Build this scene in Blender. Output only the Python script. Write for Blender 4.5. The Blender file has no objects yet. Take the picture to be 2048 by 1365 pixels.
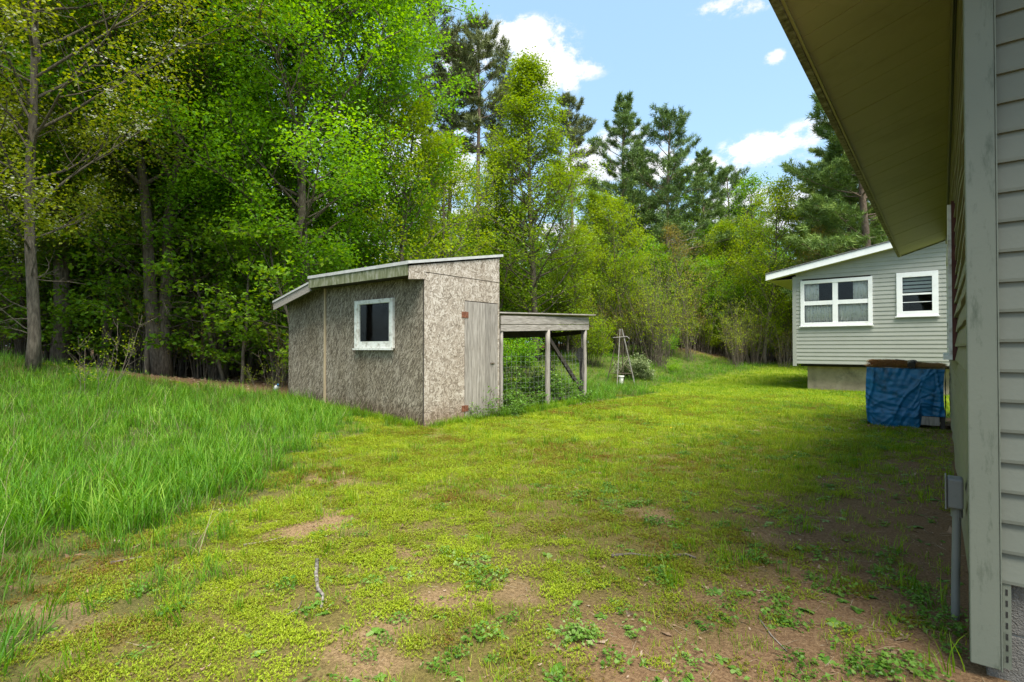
import bpy, math, random
import numpy as np
from mathutils import Vector, Matrix

sc = bpy.context.scene
col = sc.collection
R = math.radians

# ------------------------------------------------------------------ camera, sky, sun, exposure
EYE = 1.25
YAW = R(38.86)
F = 1070.0                      # focal length in pixels of the 2048 px wide photograph
cam_d = bpy.data.cameras.new('camera')
cam_d.sensor_width = 36.0
cam_d.lens = F / 2048 * 36.0
cam_d.clip_start = 0.05
cam_d.clip_end = 2000.0
cam = bpy.data.objects.new('camera', cam_d)
cam.location = (0, 0, EYE)
cam.rotation_euler = (R(90 + 0.72), 0, YAW)
col.objects.link(cam)
sc.camera = cam

SUN_EL, SUN_AZ = R(64), R(-30)      # azimuth counted from +X towards +Y
sun_dir = Vector((math.cos(SUN_EL) * math.cos(SUN_AZ), math.cos(SUN_EL) * math.sin(SUN_AZ), math.sin(SUN_EL)))
SUN_STRENGTH, SUN_ANGLE, SKY_STRENGTH, EXPOSURE = 3.3, 40.0, 0.15, 1.55
sd = bpy.data.lights.new('sun', 'SUN')
sd.energy = SUN_STRENGTH
sd.angle = R(SUN_ANGLE)
sd.color = (1.0, 0.955, 0.87)
sun = bpy.data.objects.new('sun', sd)
sun.rotation_euler = sun_dir.to_track_quat('Z', 'Y').to_euler()
sun.location = (20, 0, 40)
col.objects.link(sun)

sc.view_settings.view_transform = 'Standard'
try:
    sc.view_settings.look = 'None'
except Exception:
    pass
sc.view_settings.exposure = EXPOSURE
sc.view_settings.gamma = 1.0
sc.view_settings.use_curve_mapping = False
sc.render.film_transparent = False
sc.cycles.max_bounces = 8
sc.cycles.diffuse_bounces = 5
sc.cycles.transmission_bounces = 4
sc.cycles.transparent_max_bounces = 12

ct, st = math.cos(YAW), math.sin(YAW)


def ray(px, py):
    """world direction per metre of depth through a point of the photograph"""
    a, b = (px - 1024) / F, (696 - py) / F
    return Vector((a * ct - st, a * st + ct, b))


def at(px, Z):
    """world x, y of column px at depth Z"""
    a = (px - 1024) / F
    return (Z * (a * ct - st), Z * (a * st + ct))


def world_sky():
    w = bpy.data.worlds.new('World')
    sc.world = w
    w.use_nodes = True
    nt = w.node_tree
    N, L = nt.nodes, nt.links
    N.clear()
    out = N.new('ShaderNodeOutputWorld')
    bg = N.new('ShaderNodeBackground')
    bg.inputs['Strength'].default_value = SKY_STRENGTH
    L.new(bg.outputs[0], out.inputs[0])
    sky = N.new('ShaderNodeTexSky')
    sky.sky_type = 'NISHITA'
    sky.sun_disc = False
    sky.sun_elevation = SUN_EL
    sky.sun_rotation = R(90) - SUN_AZ
    sky.air_density = 1.0
    sky.dust_density = 1.6
    sky.ozone_density = 1.4
    tc = N.new('ShaderNodeTexCoord')
    nrm = N.new('ShaderNodeVectorMath'); nrm.operation = 'NORMALIZE'
    L.new(tc.outputs['Generated'], nrm.inputs[0])
    # cloud noise
    nz = N.new('ShaderNodeTexNoise'); nz.inputs['Scale'].default_value = 13.0
    nz.inputs['Detail'].default_value = 12.0; nz.inputs['Roughness'].default_value = 0.7
    mp = N.new('ShaderNodeMapping'); mp.inputs['Scale'].default_value = (1, 1, 1.6)
    L.new(nrm.outputs[0], mp.inputs[0]); L.new(mp.outputs[0], nz.inputs['Vector'])

    def math_(op, a, b=None, clamp=False):
        m = N.new('ShaderNodeMath'); m.operation = op; m.use_clamp = clamp
        for i, v in enumerate((a, b)):
            if v is None: continue
            if isinstance(v, (int, float)): m.inputs[i].default_value = v
            else: L.new(v, m.inputs[i])
        return m.outputs[0]
    blobs = [(1050, 75, 105, 42), (1075, 112, 85, 62), (1135, 135, 75, 24), (950, 128, 95, 34), (1145, 158, 20, 30),
             (1480, -2, 80, 26), (1555, 113, 22, 15), (1250, 285, 85, 32), (1260, 330, 120, 36),
             (1530, 295, 92, 32), (1610, 280, 90, 36), (1420, 325, 38, 26), (1455, 350, 36, 36), (1180, 330, 60, 60),
             (860, 330, 130, 90), (560, 420, 240, 150), (250, 330, 170, 140), (80, 240, 120, 120), (700, 230, 110, 45), (900, 480, 300, 80), (1500, 430, 260, 50)]
    dirs = []
    for (px, py, rx, ry) in blobs:
        d = ray(px, py); ln = d.length
        dirs.append((d.normalized(), rx / F / ln, ry / F / ln))
    rr = random.Random(4)
    for k in range(16):             # unseen clouds in the rest of the sky, enlarged to add fill light
        az = YAW + R(90) + R(50) + k / 16 * R(262)
        el = R(rr.uniform(8, 48))
        dirs.append((Vector((math.cos(az) * math.cos(el), math.sin(az) * math.cos(el), math.sin(el))), rr.uniform(.2, .38), rr.uniform(.09, .18)))
    total = None
    for d, rx, ry in dirs:
        r_ = d.cross(Vector((0, 0, 1))).normalized(); u_ = r_.cross(d).normalized()
        da = N.new('ShaderNodeVectorMath'); da.operation = 'DOT_PRODUCT'; L.new(nrm.outputs[0], da.inputs[0]); da.inputs[1].default_value = r_ / rx
        db = N.new('ShaderNodeVectorMath'); db.operation = 'DOT_PRODUCT'; L.new(nrm.outputs[0], db.inputs[0]); db.inputs[1].default_value = u_ / ry
        dc = N.new('ShaderNodeVectorMath'); dc.operation = 'DOT_PRODUCT'; L.new(nrm.outputs[0], dc.inputs[0]); dc.inputs[1].default_value = d
        a2 = math_('MULTIPLY', da.outputs['Value'], da.outputs['Value'])
        b2 = math_('MULTIPLY', db.outputs['Value'], db.outputs['Value'])
        front = math_('GREATER_THAN', dc.outputs['Value'], 0.0)
        s_ = math_('MULTIPLY', math_('SUBTRACT', 1.32, math_('SQRT', math_('ADD', a2, b2)), True), front)
        total = s_ if total is None else math_('MAXIMUM', total, s_)
    m = math_('ADD', math_('MULTIPLY', total, .9), math_('MULTIPLY', math_('MULTIPLY', math_('SUBTRACT', nz.outputs['Fac'], 0.5), 5.6), math_('MULTIPLY', total, 2.2, True)))
    ramp = N.new('ShaderNodeValToRGB')
    ramp.color_ramp.interpolation = 'EASE'
    ramp.color_ramp.elements[0].position = 0.05; ramp.color_ramp.elements[0].color = (0, 0, 0, 1)
    ramp.color_ramp.elements[1].position = 1.0; ramp.color_ramp.elements[1].color = (1, 1, 1, 1)
    L.new(m, ramp.inputs[0])
    # thin high haze whitening the blue everywhere
    hz = N.new('ShaderNodeMixRGB'); hz.inputs[0].default_value = 0.62
    L.new(sky.outputs[0], hz.inputs[1]); hz.inputs[2].default_value = (1.0, 1.65, 2.1, 1)
    cl = N.new('ShaderNodeValToRGB')
    cl.color_ramp.elements[0].position = 0.3; cl.color_ramp.elements[0].color = (2.2, 2.3, 2.45, 1)
    cl.color_ramp.elements[1].position = 0.75; cl.color_ramp.elements[1].color = (3.3, 3.25, 3.2, 1)
    n2 = N.new('ShaderNodeTexNoise'); n2.inputs['Scale'].default_value = 7.0; n2.inputs['Detail'].default_value = 6
    L.new(mp.outputs[0], n2.inputs['Vector']); L.new(n2.outputs['Fac'], cl.inputs[0])
    mx = N.new('ShaderNodeMixRGB')
    L.new(ramp.outputs[0], mx.inputs[0]); L.new(hz.outputs[0], mx.inputs[1]); L.new(cl.outputs[0], mx.inputs[2])
    L.new(mx.outputs[0], bg.inputs['Color'])
    w.cycles.sampling_method = 'MANUAL'
    w.cycles.sample_map_resolution = 512


world_sky()

# ------------------------------------------------------------------ helpers: noise, terrain


def vnoise(x, y, s, seed=0):
    x = np.asarray(x, float) / s + 1000.5 + seed * 17.3; y = np.asarray(y, float) / s + 1000.5 + seed * 5.1
    xi = np.floor(x).astype(np.int64); yi = np.floor(y).astype(np.int64)
    fx = x - xi; fy = y - yi
    fx = fx * fx * (3 - 2 * fx); fy = fy * fy * (3 - 2 * fy)

    def h(a, b):
        n = (a * 374761393 + b * 668265263 + seed * 974634777) & 0xffffffff
        n = ((n ^ (n >> 13)) * 1274126177) & 0xffffffff
        return ((n ^ (n >> 16)) & 0xffff) / 65535.0
    return (h(xi, yi) * (1 - fx) + h(xi + 1, yi) * fx) * (1 - fy) + (h(xi, yi + 1) * (1 - fx) + h(xi + 1, yi + 1) * fx) * fy


def fbm(x, y, s, seed=0):
    return (vnoise(x, y, s, seed) * .5 + vnoise(x, y, s / 2.1, seed + 1) * .28 + vnoise(x, y, s / 4.3, seed + 2) * .22)


def sstep(a, b, x):
    t = np.clip((np.asarray(x, float) - a) / (b - a), 0, 1)
    return t * t * (3 - 2 * t)


def hgt(x, y):
    x = np.asarray(x, float); y = np.asarray(y, float)
    s = np.clip((-x - 3.5) / 9.0, 0, 1.06)
    z = .9 * s * s * (1 - .65 * sstep(1, 7, y))
    dist = -x * st + y * ct
    z = z + .5 * sstep(17, 44, dist) * sstep(-30, 4, -abs(x + 10) + 20)
    z = z + (fbm(x, y, 1.3, 3) - .5) * .05 + (vnoise(x, y, .25, 8) - .5) * .016 * sstep(14, 7, dist)
    # level pads under the shed and the houses
    z = z + .75 * sstep(12.5, 32, dist) * sstep(-8.5, -12, x)
    pad = sstep(.5, 0, np.maximum(-(x + .3), -(y - 2.3)))
    return z * (1 - .75 * pad)


def gz(x, y):
    return float(hgt(x, y))


# ------------------------------------------------------------------ helpers: meshes and objects
class MB:
    """collects polygons (numpy) and links them as one mesh object"""

    def __init__(s):
        s.V = []; s.Q = []; s.T = []; s.n = 0; s.tint = []; s.ft = {}

    def raw(s, V, quads=None, tris=None, tint=None):
        V = np.asarray(V, float).reshape(-1, 3)
        s.V.append(V)
        s.tint.append(np.full(len(V), .5) if tint is None else np.broadcast_to(tint, (len(V),)).astype(float))
        if quads is not None and len(quads): s.Q.append(np.asarray(quads, np.int64).reshape(-1, 4) + s.n)
        if tris is not None and len(tris): s.T.append(np.asarray(tris, np.int64).reshape(-1, 3) + s.n)
        s.n += len(V)

    def hexa(s, c, tint=None):
        """8 corners: bottom 0-3 counter-clockwise, top 4-7"""
        s.raw(c, [(3, 2, 1, 0), (4, 5, 6, 7), (0, 1, 5, 4), (1, 2, 6, 5), (2, 3, 7, 6), (3, 0, 4, 7)], tint=tint)

    def box(s, x0, x1, y0, y1, z0, z1, tint=None):
        s.hexa([(x0, y0, z0), (x1, y0, z0), (x1, y1, z0), (x0, y1, z0), (x0, y0, z1), (x1, y0, z1), (x1, y1, z1), (x0, y1, z1)], tint)

    def beam(s, p0, p1, w, t, side=None):
        """rectangular bar from p0 to p1; w across `side`, t the other way"""
        p0, p1 = Vector(p0), Vector(p1)
        d = (p1 - p0).normalized()
        a = Vector(side) if side is not None else (Vector((0, 0, 1)) if abs(d.z) < .9 else Vector((1, 0, 0)))
        a = (a - d * a.dot(d)).normalized(); b = d.cross(a)
        a *= w / 2; b *= t / 2
        s.hexa([p0 - a - b, p0 + a - b, p0 + a + b, p0 - a + b, p1 - a - b, p1 + a - b, p1 + a + b, p1 - a + b])

    def tube(s, pts, rad, k=8, cap=True, wob=0, tint=None, rng=None):
        P = np.asarray(pts, float); n = len(P)
        rad = np.broadcast_to(np.asarray(rad, float), (n,))
        D = np.gradient(P, axis=0) if n > 2 else np.repeat((P[1] - P[0])[None], n, 0)
        D /= np.linalg.norm(D, axis=1)[:, None] + 1e-9
        ref = np.array([1.0, 0, 0]) if abs(D[:, 0]).mean() < .7 else np.array([0, 1.0, 0])
        A = np.cross(D, ref); A /= np.linalg.norm(A, axis=1)[:, None] + 1e-9
        B = np.cross(D, A)
        th = np.linspace(0, 2 * np.pi, k, endpoint=False)
        rr = rad[:, None] * np.ones((1, k))
        if wob and rng is not None: rr = rr * (1 + rng.uniform(-wob, wob, (n, k)))
        V = P[:, None, :] + rr[..., None] * (A[:, None, :] * np.cos(th)[None, :, None] + B[:, None, :] * np.sin(th)[None, :, None])
        i = np.arange(n - 1)[:, None] * k; j = np.arange(k)[None]; j2 = (j + 1) % k
        Q = np.stack([i + j, i + j2, i + k + j2, i + k + j], -1).reshape(-1, 4)
        T = []
        Vl = V.reshape(-1, 3)
        if cap:
            Vl = np.vstack([Vl, P[:1], P[-1:]])
            c0, c1 = n * k, n * k + 1
            for q in range(k):
                T.append((c0, (q + 1) % k, q)); T.append((c1, (n - 1) * k + q, (n - 1) * k + (q + 1) % k))
        s.raw(Vl, Q, T, tint)

    def mesh(s, name, mats, smooth=False):
        V = np.vstack(s.V) if s.V else np.zeros((0, 3))
        Q = np.vstack(s.Q) if s.Q else np.zeros((0, 4), np.int64)
        T = np.vstack(s.T) if s.T else np.zeros((0, 3), np.int64)
        me = bpy.data.meshes.new(name)
        me.vertices.add(len(V)); me.vertices.foreach_set('co', V.astype(np.float32).ravel())
        loops = np.concatenate([Q.ravel(), T.ravel()]).astype(np.int32)
        me.loops.add(len(loops)); me.loops.foreach_set('vertex_index', loops)
        nq, nt_ = len(Q), len(T)
        me.polygons.add(nq + nt_)
        starts = np.concatenate([np.arange(nq) * 4, nq * 4 + np.arange(nt_) * 3]).astype(np.int32)
        me.polygons.foreach_set('loop_start', starts)
        try:
            me.polygons.foreach_set('loop_total', np.concatenate([np.full(nq, 4), np.full(nt_, 3)]).astype(np.int32))
        except Exception:
            pass
        me.update(calc_edges=True)
        me.polygons.foreach_set('use_smooth', np.full(nq + nt_, bool(smooth)))
        a = me.attributes.new('tint', 'FLOAT', 'POINT')
        a.data.foreach_set('value', np.concatenate(s.tint).astype(np.float32) if s.tint else np.zeros(0, np.float32))
        for m in (mats if isinstance(mats, (list, tuple)) else [mats]): me.materials.append(m)
        return me

    def build(s, name, mats, parent=None, smooth=False, bevel=0, local=False):
        """vertices are given in world coordinates unless local"""
        if parent is not None and not local:
            L = parent['_loc'] if '_loc' in parent else parent.location
            off = np.array([L[0], L[1], L[2]])
            s.V = [v - off for v in s.V]
        me = s.mesh(name, mats, smooth)
        o = bpy.data.objects.new(name, me)
        col.objects.link(o)
        if parent is not None: o.parent = parent
        if bevel:
            m = o.modifiers.new('bevel', 'BEVEL'); m.width = bevel; m.segments = 2; m.limit_method = 'ANGLE'
        return o


def tag(o, label=None, cat=None, group=None, kind=None):
    if label: o['label'] = label
    if cat: o['category'] = cat
    if group: o['group'] = group
    if kind: o['kind'] = kind
    return o


def thing(name, loc, label, cat, group=None):
    o = bpy.data.objects.new(name, None)
    o.empty_display_size = .2
    o.location = loc
    col.objects.link(o)
    return tag(o, label, cat, group)


def origin_shift(o, parent_o=None):
    return o


# sub-part helper: parts sit at their parent's origin, so a sub-part uses the thing's origin as well
def sub(mb, name, mats, part, thing_o, **k):
    off = np.array(thing_o.location)
    mb.V = [v - off for v in mb.V]
    return mb.build(name, mats, part, local=True, **k)


# ------------------------------------------------------------------ materials
def new_mat(name):
    m = bpy.data.materials.new(name); m.use_nodes = True
    nt = m.node_tree
    b = nt.nodes['Principled BSDF']
    return m, nt, nt.nodes, nt.links, b


def lerp(a, b, t): return tuple(a[i] * (1 - t) + b[i] * t for i in range(3))


def noise_mat(name, cols, scale=5.0, detail=6, stretch=(1, 1, 1), rough=.8, bump=0.0, bscale=None, spec=.3, dist=0.0,
              stain=None, stain_scale=2.0, stain_pos=(.5, .65), stain_stretch=(1, 1, 1), metallic=0, per_obj=0.0):
    m, nt, N, L, b = new_mat(name)
    tc = N.new('ShaderNodeTexCoord'); mp = N.new('ShaderNodeMapping')
    mp.inputs['Scale'].default_value = stretch
    L.new(tc.outputs['Object'], mp.inputs[0])
    nz = N.new('ShaderNodeTexNoise'); nz.inputs['Scale'].default_value = scale; nz.inputs['Detail'].default_value = detail
    nz.inputs['Roughness'].default_value = .62; nz.inputs['Distortion'].default_value = dist
    L.new(mp.outputs[0], nz.inputs['Vector'])
    rp = N.new('ShaderNodeValToRGB')
    n = len(cols)
    while len(rp.color_ramp.elements) < n: rp.color_ramp.elements.new(.5)
    for i, c in enumerate(cols):
        rp.color_ramp.elements[i].position = .3 + .4 * i / max(1, n - 1); rp.color_ramp.elements[i].color = (*c, 1)
    L.new(nz.outputs['Fac'], rp.inputs[0])
    out = rp.outputs[0]
    if stain:
        mp2 = N.new('ShaderNodeMapping'); mp2.inputs['Scale'].default_value = stain_stretch; L.new(tc.outputs['Object'], mp2.inputs[0])
        n2 = N.new('ShaderNodeTexNoise'); n2.inputs['Scale'].default_value = stain_scale; n2.inputs['Detail'].default_value = 8
        n2.inputs['Roughness'].default_value = .7
        L.new(mp2.outputs[0], n2.inputs['Vector'])
        r2 = N.new('ShaderNodeValToRGB'); r2.color_ramp.elements[0].position = stain_pos[0]; r2.color_ramp.elements[1].position = stain_pos[1]
        L.new(n2.outputs['Fac'], r2.inputs[0])
        mx = N.new('ShaderNodeMixRGB'); L.new(r2.outputs[0], mx.inputs[0]); L.new(out, mx.inputs[1]); mx.inputs[2].default_value = (*stain, 1)
        out = mx.outputs[0]
    if per_obj:
        oi = N.new('ShaderNodeObjectInfo')
        ma = N.new('ShaderNodeMath'); ma.operation = 'MULTIPLY_ADD'; ma.inputs[1].default_value = per_obj * 2; ma.inputs[2].default_value = 1 - per_obj
        L.new(oi.outputs['Random'], ma.inputs[0])
        hs = N.new('ShaderNodeHueSaturation'); L.new(ma.outputs[0], hs.inputs['Value']); L.new(out, hs.inputs['Color']); out = hs.outputs[0]
    L.new(out, b.inputs['Base Color'])
    b.inputs['Roughness'].default_value = rough
    b.inputs['Specular IOR Level'].default_value = spec
    b.inputs['Metallic'].default_value = metallic
    if bump:
        n3 = N.new('ShaderNodeTexNoise'); n3.inputs['Scale'].default_value = bscale or scale * 2; n3.inputs['Detail'].default_value = 6
        L.new(mp.outputs[0], n3.inputs['Vector'])
        bp = N.new('ShaderNodeBump'); bp.inputs['Strength'].default_value = bump; bp.inputs['Distance'].default_value = .02
        L.new(n3.outputs['Fac'], bp.inputs['Height']); L.new(bp.outputs[0], b.inputs['Normal'])
    return m


def leaf_mat(name, cols, trans=.4, rough=.5, spec=.25, tcol=None):
    """colour of each leaf comes from its own tint value"""
    m, nt, N, L, b = new_mat(name)
    at_ = N.new('ShaderNodeAttribute'); at_.attribute_name = 'tint'
    oi = N.new('ShaderNodeObjectInfo')
    ma = N.new('ShaderNodeMath'); ma.operation = 'MULTIPLY_ADD'; ma.inputs[1].default_value = .22; ma.inputs[2].default_value = -.11
    L.new(oi.outputs['Random'], ma.inputs[0])
    tv = N.new('ShaderNodeAttribute'); tv.attribute_type = 'INSTANCER'; tv.attribute_name = 'tv'
    a0 = N.new('ShaderNodeMath'); a0.operation = 'ADD'; L.new(ma.outputs[0], a0.inputs[0]); L.new(tv.outputs['Fac'], a0.inputs[1]); ma = a0
    ad = N.new('ShaderNodeMath'); ad.operation = 'ADD'; ad.use_clamp = True
    L.new(at_.outputs['Fac'], ad.inputs[0]); L.new(ma.outputs[0], ad.inputs[1])
    rp = N.new('ShaderNodeValToRGB')
    n = len(cols)
    while len(rp.color_ramp.elements) < n: rp.color_ramp.elements.new(.5)
    for i, c in enumerate(cols):
        rp.color_ramp.elements[i].position = i / (n - 1); rp.color_ramp.elements[i].color = (*c, 1)
    L.new(ad.outputs[0], rp.inputs[0])
    L.new(rp.outputs[0], b.inputs['Base Color'])
    b.inputs['Roughness'].default_value = rough
    b.inputs['Specular IOR Level'].default_value = spec
    tr = N.new('ShaderNodeBsdfTranslucent')
    hs = N.new('ShaderNodeHueSaturation'); hs.inputs['Hue'].default_value = .485; hs.inputs['Saturation'].default_value = 1.1; hs.inputs['Value'].default_value = 1.5
    L.new(rp.outputs[0], hs.inputs['Color']); L.new(hs.outputs[0], tr.inputs['Color'])
    mx = N.new('ShaderNodeMixShader'); mx.inputs[0].default_value = trans
    L.new(b.outputs[0], mx.inputs[1]); L.new(tr.outputs[0], mx.inputs[2])
    L.new(mx.outputs[0], N['Material Output'].inputs[0])
    return m


def osb_mat(name, dark, mid, light, stain, amount=.5, flakes=((-25, 60, 11), (35, 45, 10), (5, 75, 14), (80, 50, 12), (-60, 60, 16))):
    m, nt, N, L, b = new_mat(name)
    tc = N.new('ShaderNodeTexCoord'); sp = N.new('ShaderNodeSeparateXYZ'); L.new(tc.outputs['Object'], sp.inputs[0])
    ad = N.new('ShaderNodeMath'); ad.operation = 'ADD'; L.new(sp.outputs[0], ad.inputs[0]); L.new(sp.outputs[1], ad.inputs[1])
    cb = N.new('ShaderNodeCombineXYZ'); L.new(ad.outputs[0], cb.inputs[0]); L.new(sp.outputs[2], cb.inputs[1])
    vals = []
    for k, (ang, sx, sy) in enumerate(flakes):
        mp = N.new('ShaderNodeMapping'); mp.vector_type = 'TEXTURE'
        mp.inputs['Rotation'].default_value = (0, 0, R(ang)); mp.inputs['Scale'].default_value = (1 / sx, 1 / sy, 1)
        mp.inputs['Location'].default_value = (k * 3.3, k * 1.7, 0)
        L.new(cb.outputs[0], mp.inputs[0])
        vo = N.new('ShaderNodeTexVoronoi'); vo.voronoi_dimensions = '2D'; vo.inputs['Scale'].default_value = 1.0
        L.new(mp.outputs[0], vo.inputs['Vector'])
        s2 = N.new('ShaderNodeSeparateColor'); L.new(vo.outputs['Color'], s2.inputs[0])
        vals.append((s2.outputs[0], s2.outputs[1]))
    # the flake with the highest rank of the five layers lies on top
    cur_v, cur_r = vals[0]
    for v, r in vals[1:]:
        gt = N.new('ShaderNodeMath'); gt.operation = 'GREATER_THAN'; L.new(r, gt.inputs[0]); L.new(cur_r, gt.inputs[1])
        mv = N.new('ShaderNodeMix'); mv.data_type = 'FLOAT'; L.new(gt.outputs[0], mv.inputs[0]); L.new(cur_v, mv.inputs[2]); L.new(v, mv.inputs[3])
        mr = N.new('ShaderNodeMath'); mr.operation = 'MAXIMUM'; L.new(r, mr.inputs[0]); L.new(cur_r, mr.inputs[1])
        cur_v, cur_r = mv.outputs[0], mr.outputs[0]
    fine = N.new('ShaderNodeTexNoise'); fine.inputs['Scale'].default_value = 60; fine.inputs['Detail'].default_value = 4
    L.new(tc.outputs['Object'], fine.inputs['Vector'])
    a2 = N.new('ShaderNodeMath'); a2.operation = 'MULTIPLY_ADD'; a2.inputs[1].default_value = .7; L.new(fine.outputs['Fac'], a2.inputs[0])
    a3 = N.new('ShaderNodeMath'); a3.operation = 'MULTIPLY_ADD'; a3.inputs[1].default_value = .72; a3.inputs[2].default_value = -.2; L.new(cur_v, a3.inputs[0])
    L.new(a3.outputs[0], a2.inputs[2])
    rp = N.new('ShaderNodeValToRGB'); rp.color_ramp.elements.new(.5)
    for e, p, c in zip(rp.color_ramp.elements, (.1, .5, .9), (dark, mid, light)): e.position = p; e.color = (*c, 1)
    L.new(a2.outputs[0], rp.inputs[0])
    # damp grey/green patches and a reddish foot
    n2 = N.new('ShaderNodeTexNoise'); n2.inputs['Scale'].default_value = 1.7; n2.inputs['Detail'].default_value = 8; n2.inputs['Roughness'].default_value = .65
    mp2 = N.new('ShaderNodeMapping'); mp2.inputs['Scale'].default_value = (1, 1, .45); L.new(tc.outputs['Object'], mp2.inputs[0]); L.new(mp2.outputs[0], n2.inputs['Vector'])
    r2 = N.new('ShaderNodeValToRGB'); r2.color_ramp.elements[0].position = .4; r2.color_ramp.elements[1].position = .7
    L.new(n2.outputs['Fac'], r2.inputs[0])
    m2 = N.new('ShaderNodeMath'); m2.operation = 'MULTIPLY'; m2.inputs[1].default_value = amount; L.new(r2.outputs[0], m2.inputs[0])
    mx = N.new('ShaderNodeMixRGB'); mx.blend_type = 'MULTIPLY'; L.new(m2.outputs[0], mx.inputs[0]); L.new(rp.outputs[0], mx.inputs[1]); mx.inputs[2].default_value = (*stain, 1)
    foot = N.new('ShaderNodeMapRange'); foot.inputs['From Min'].default_value = .42; foot.inputs['From Max'].default_value = .02
    nf = N.new('ShaderNodeMath'); nf.operation = 'MULTIPLY_ADD'; nf.inputs[1].default_value = -.5; L.new(n2.outputs['Fac'], nf.inputs[0]); 
    zz = N.new('ShaderNodeMath'); zz.operation = 'ADD'; zz.inputs[1].default_value = .25; L.new(sp.outputs[2], zz.inputs[0]); L.new(zz.outputs[0], nf.inputs[2])
    L.new(nf.outputs[0], foot.inputs['Value'])
    mf = N.new('ShaderNodeMixRGB'); mf.blend_type = 'MULTIPLY'; mf.inputs[2].default_value = (.5, .37, .29, 1)
    L.new(foot.outputs[0], mf.inputs[0]); L.new(mx.outputs[0], mf.inputs[1])
    L.new(mf.outputs[0], b.inputs['Base Color'])
    b.inputs['Roughness'].default_value = .85; b.inputs['Specular IOR Level'].default_value = .15
    bp = N.new('ShaderNodeBump'); bp.inputs['Strength'].default_value = .5; bp.inputs['Distance'].default_value = .004
    L.new(a2.outputs[0], bp.inputs['Height']); L.new(bp.outputs[0], b.inputs['Normal'])
    return m


M = {}
M['siding'] = noise_mat('siding_paint', [(.33, .345, .28), (.37, .385, .32)], 3, 6, rough=.55, bump=.05, bscale=60, spec=.35,
                        stain=(.30, .32, .26), stain_scale=1.2, stain_pos=(.55, .85), per_obj=.03)
M['siding_near_shaded'] = noise_mat('near_siding_shaded_paint', [(.14, .15, .12), (.165, .175, .14)], 3, 6, rough=.55, bump=.05, bscale=60, spec=.3, stain=(.13, .14, .105), stain_scale=1.2, stain_pos=(.55, .85), per_obj=.03)  # darker copy of the siding, shade of the overhang put into its colour
M['siding_wing'] = noise_mat('wing_siding_paint', [(.285, .295, .255), (.32, .33, .29)], 3, 6, rough=.55, bump=.05, bscale=60, spec=.35, stain=(.27, .28, .235), stain_scale=1.2, stain_pos=(.55, .85), per_obj=.03)
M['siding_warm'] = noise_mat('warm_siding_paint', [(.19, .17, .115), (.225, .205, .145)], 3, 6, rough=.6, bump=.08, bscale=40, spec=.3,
                             stain=(.22, .24, .12), stain_scale=2.5, stain_pos=(.5, .8), per_obj=.05)
M['post'] = noise_mat('corner_post_paint', [(.145, .16, .125), (.165, .18, .14)], 2, 4, rough=.5, bump=.04, bscale=80, spec=.35,
                      stain=(.055, .07, .045), stain_scale=9, stain_pos=(.54, .76), stain_stretch=(2.5, 2.5, .7))
M['soffit'] = noise_mat('soffit_panel_paint', [(.36, .345, .185), (.39, .375, .205)], 2, 4, rough=.5, bump=.03, spec=.3, stain=(.28, .27, .14), stain_scale=1.5, stain_pos=(.5, .8))
M['fascia_dirty'] = noise_mat('mouldy_fascia_metal', [(.05, .045, .03), (.16, .15, .11), (.34, .33, .27)], 22, 8, rough=.7, bump=.2)
M['white'] = noise_mat('white_paint', [(.74, .75, .74), (.83, .83, .81)], 4, 4, rough=.45, stain=(.55, .55, .5), stain_scale=3, stain_pos=(.55, .8))
M['white_old'] = noise_mat('weathered_white_paint', [(.36, .33, .26), (.70, .70, .64), (.78, .78, .73)], 14, 8, stretch=(1, 1, 1), rough=.7, bump=.2)
M['green_board'] = noise_mat('algae_fascia_board', [(.07, .085, .035), (.17, .18, .10), (.33, .33, .27)], 9, 8, stretch=(2.2, 2.2, .7), rough=.8, bump=.15)
M['grey_wood'] = noise_mat('weathered_grey_wood', [(.13, .115, .095), (.27, .245, .21), (.38, .35, .31)], 5, 9, stretch=(9, 9, .7), rough=.85, bump=.3, bscale=10, dist=.4, per_obj=.14)
M['grey_wood_y'] = noise_mat('weathered_grey_wood_lengthwise', [(.15, .13, .105), (.30, .27, .235), (.42, .385, .34)], 5, 9, stretch=(9, .7, 9), rough=.85, bump=.3, bscale=10, dist=.4, per_obj=.08)
M['dark_wood'] = noise_mat('dark_damp_wood', [(.02, .016, .012), (.06, .05, .04)], 6, 8, stretch=(6, 6, .8), rough=.85, bump=.3)
M['tan_wood'] = noise_mat('new_batten_wood', [(.36, .27, .16), (.50, .40, .26)], 5, 6, stretch=(8, 8, .6), rough=.8)
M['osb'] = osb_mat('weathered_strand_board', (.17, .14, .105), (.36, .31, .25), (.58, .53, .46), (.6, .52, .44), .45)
M['osb_dark'] = osb_mat('damp_shaded_strand_board', (.075, .06, .042), (.19, .16, .118), (.40, .35, .275), (.55, .50, .40), .6, ((-30, 70, 10), (-22, 55, 9), (-38, 85, 12), (20, 60, 12), (-55, 70, 16)))  # darker from damp and mould, with the wall's shade also mixed into the colour
M['rust'] = noise_mat('rusted_iron', [(.10, .035, .02), (.24, .10, .055)], 30, 6, rough=.8, bump=.3)
M['roof'] = noise_mat('roof_felt', [(.10, .10, .10), (.2, .2, .19)], 12, 6, rough=.9, bump=.3)
M['drip'] = noise_mat('drip_edge_metal', [(.38, .38, .36), (.52, .52, .5)], 9, 5, rough=.4, spec=.5)
M['concrete'] = noise_mat('old_concrete', [(.2, .17, .12), (.33, .28, .20), (.4, .35, .26)], 3, 9, rough=.9, bump=.25, bscale=30, stain=(.12, .11, .08), stain_scale=1.6, stain_pos=(.55, .75))
M['block'] = noise_mat('grey_concrete_block', [(.13, .125, .11), (.2, .19, .17)], 60, 8, rough=.95, bump=.6, bscale=160)
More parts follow.
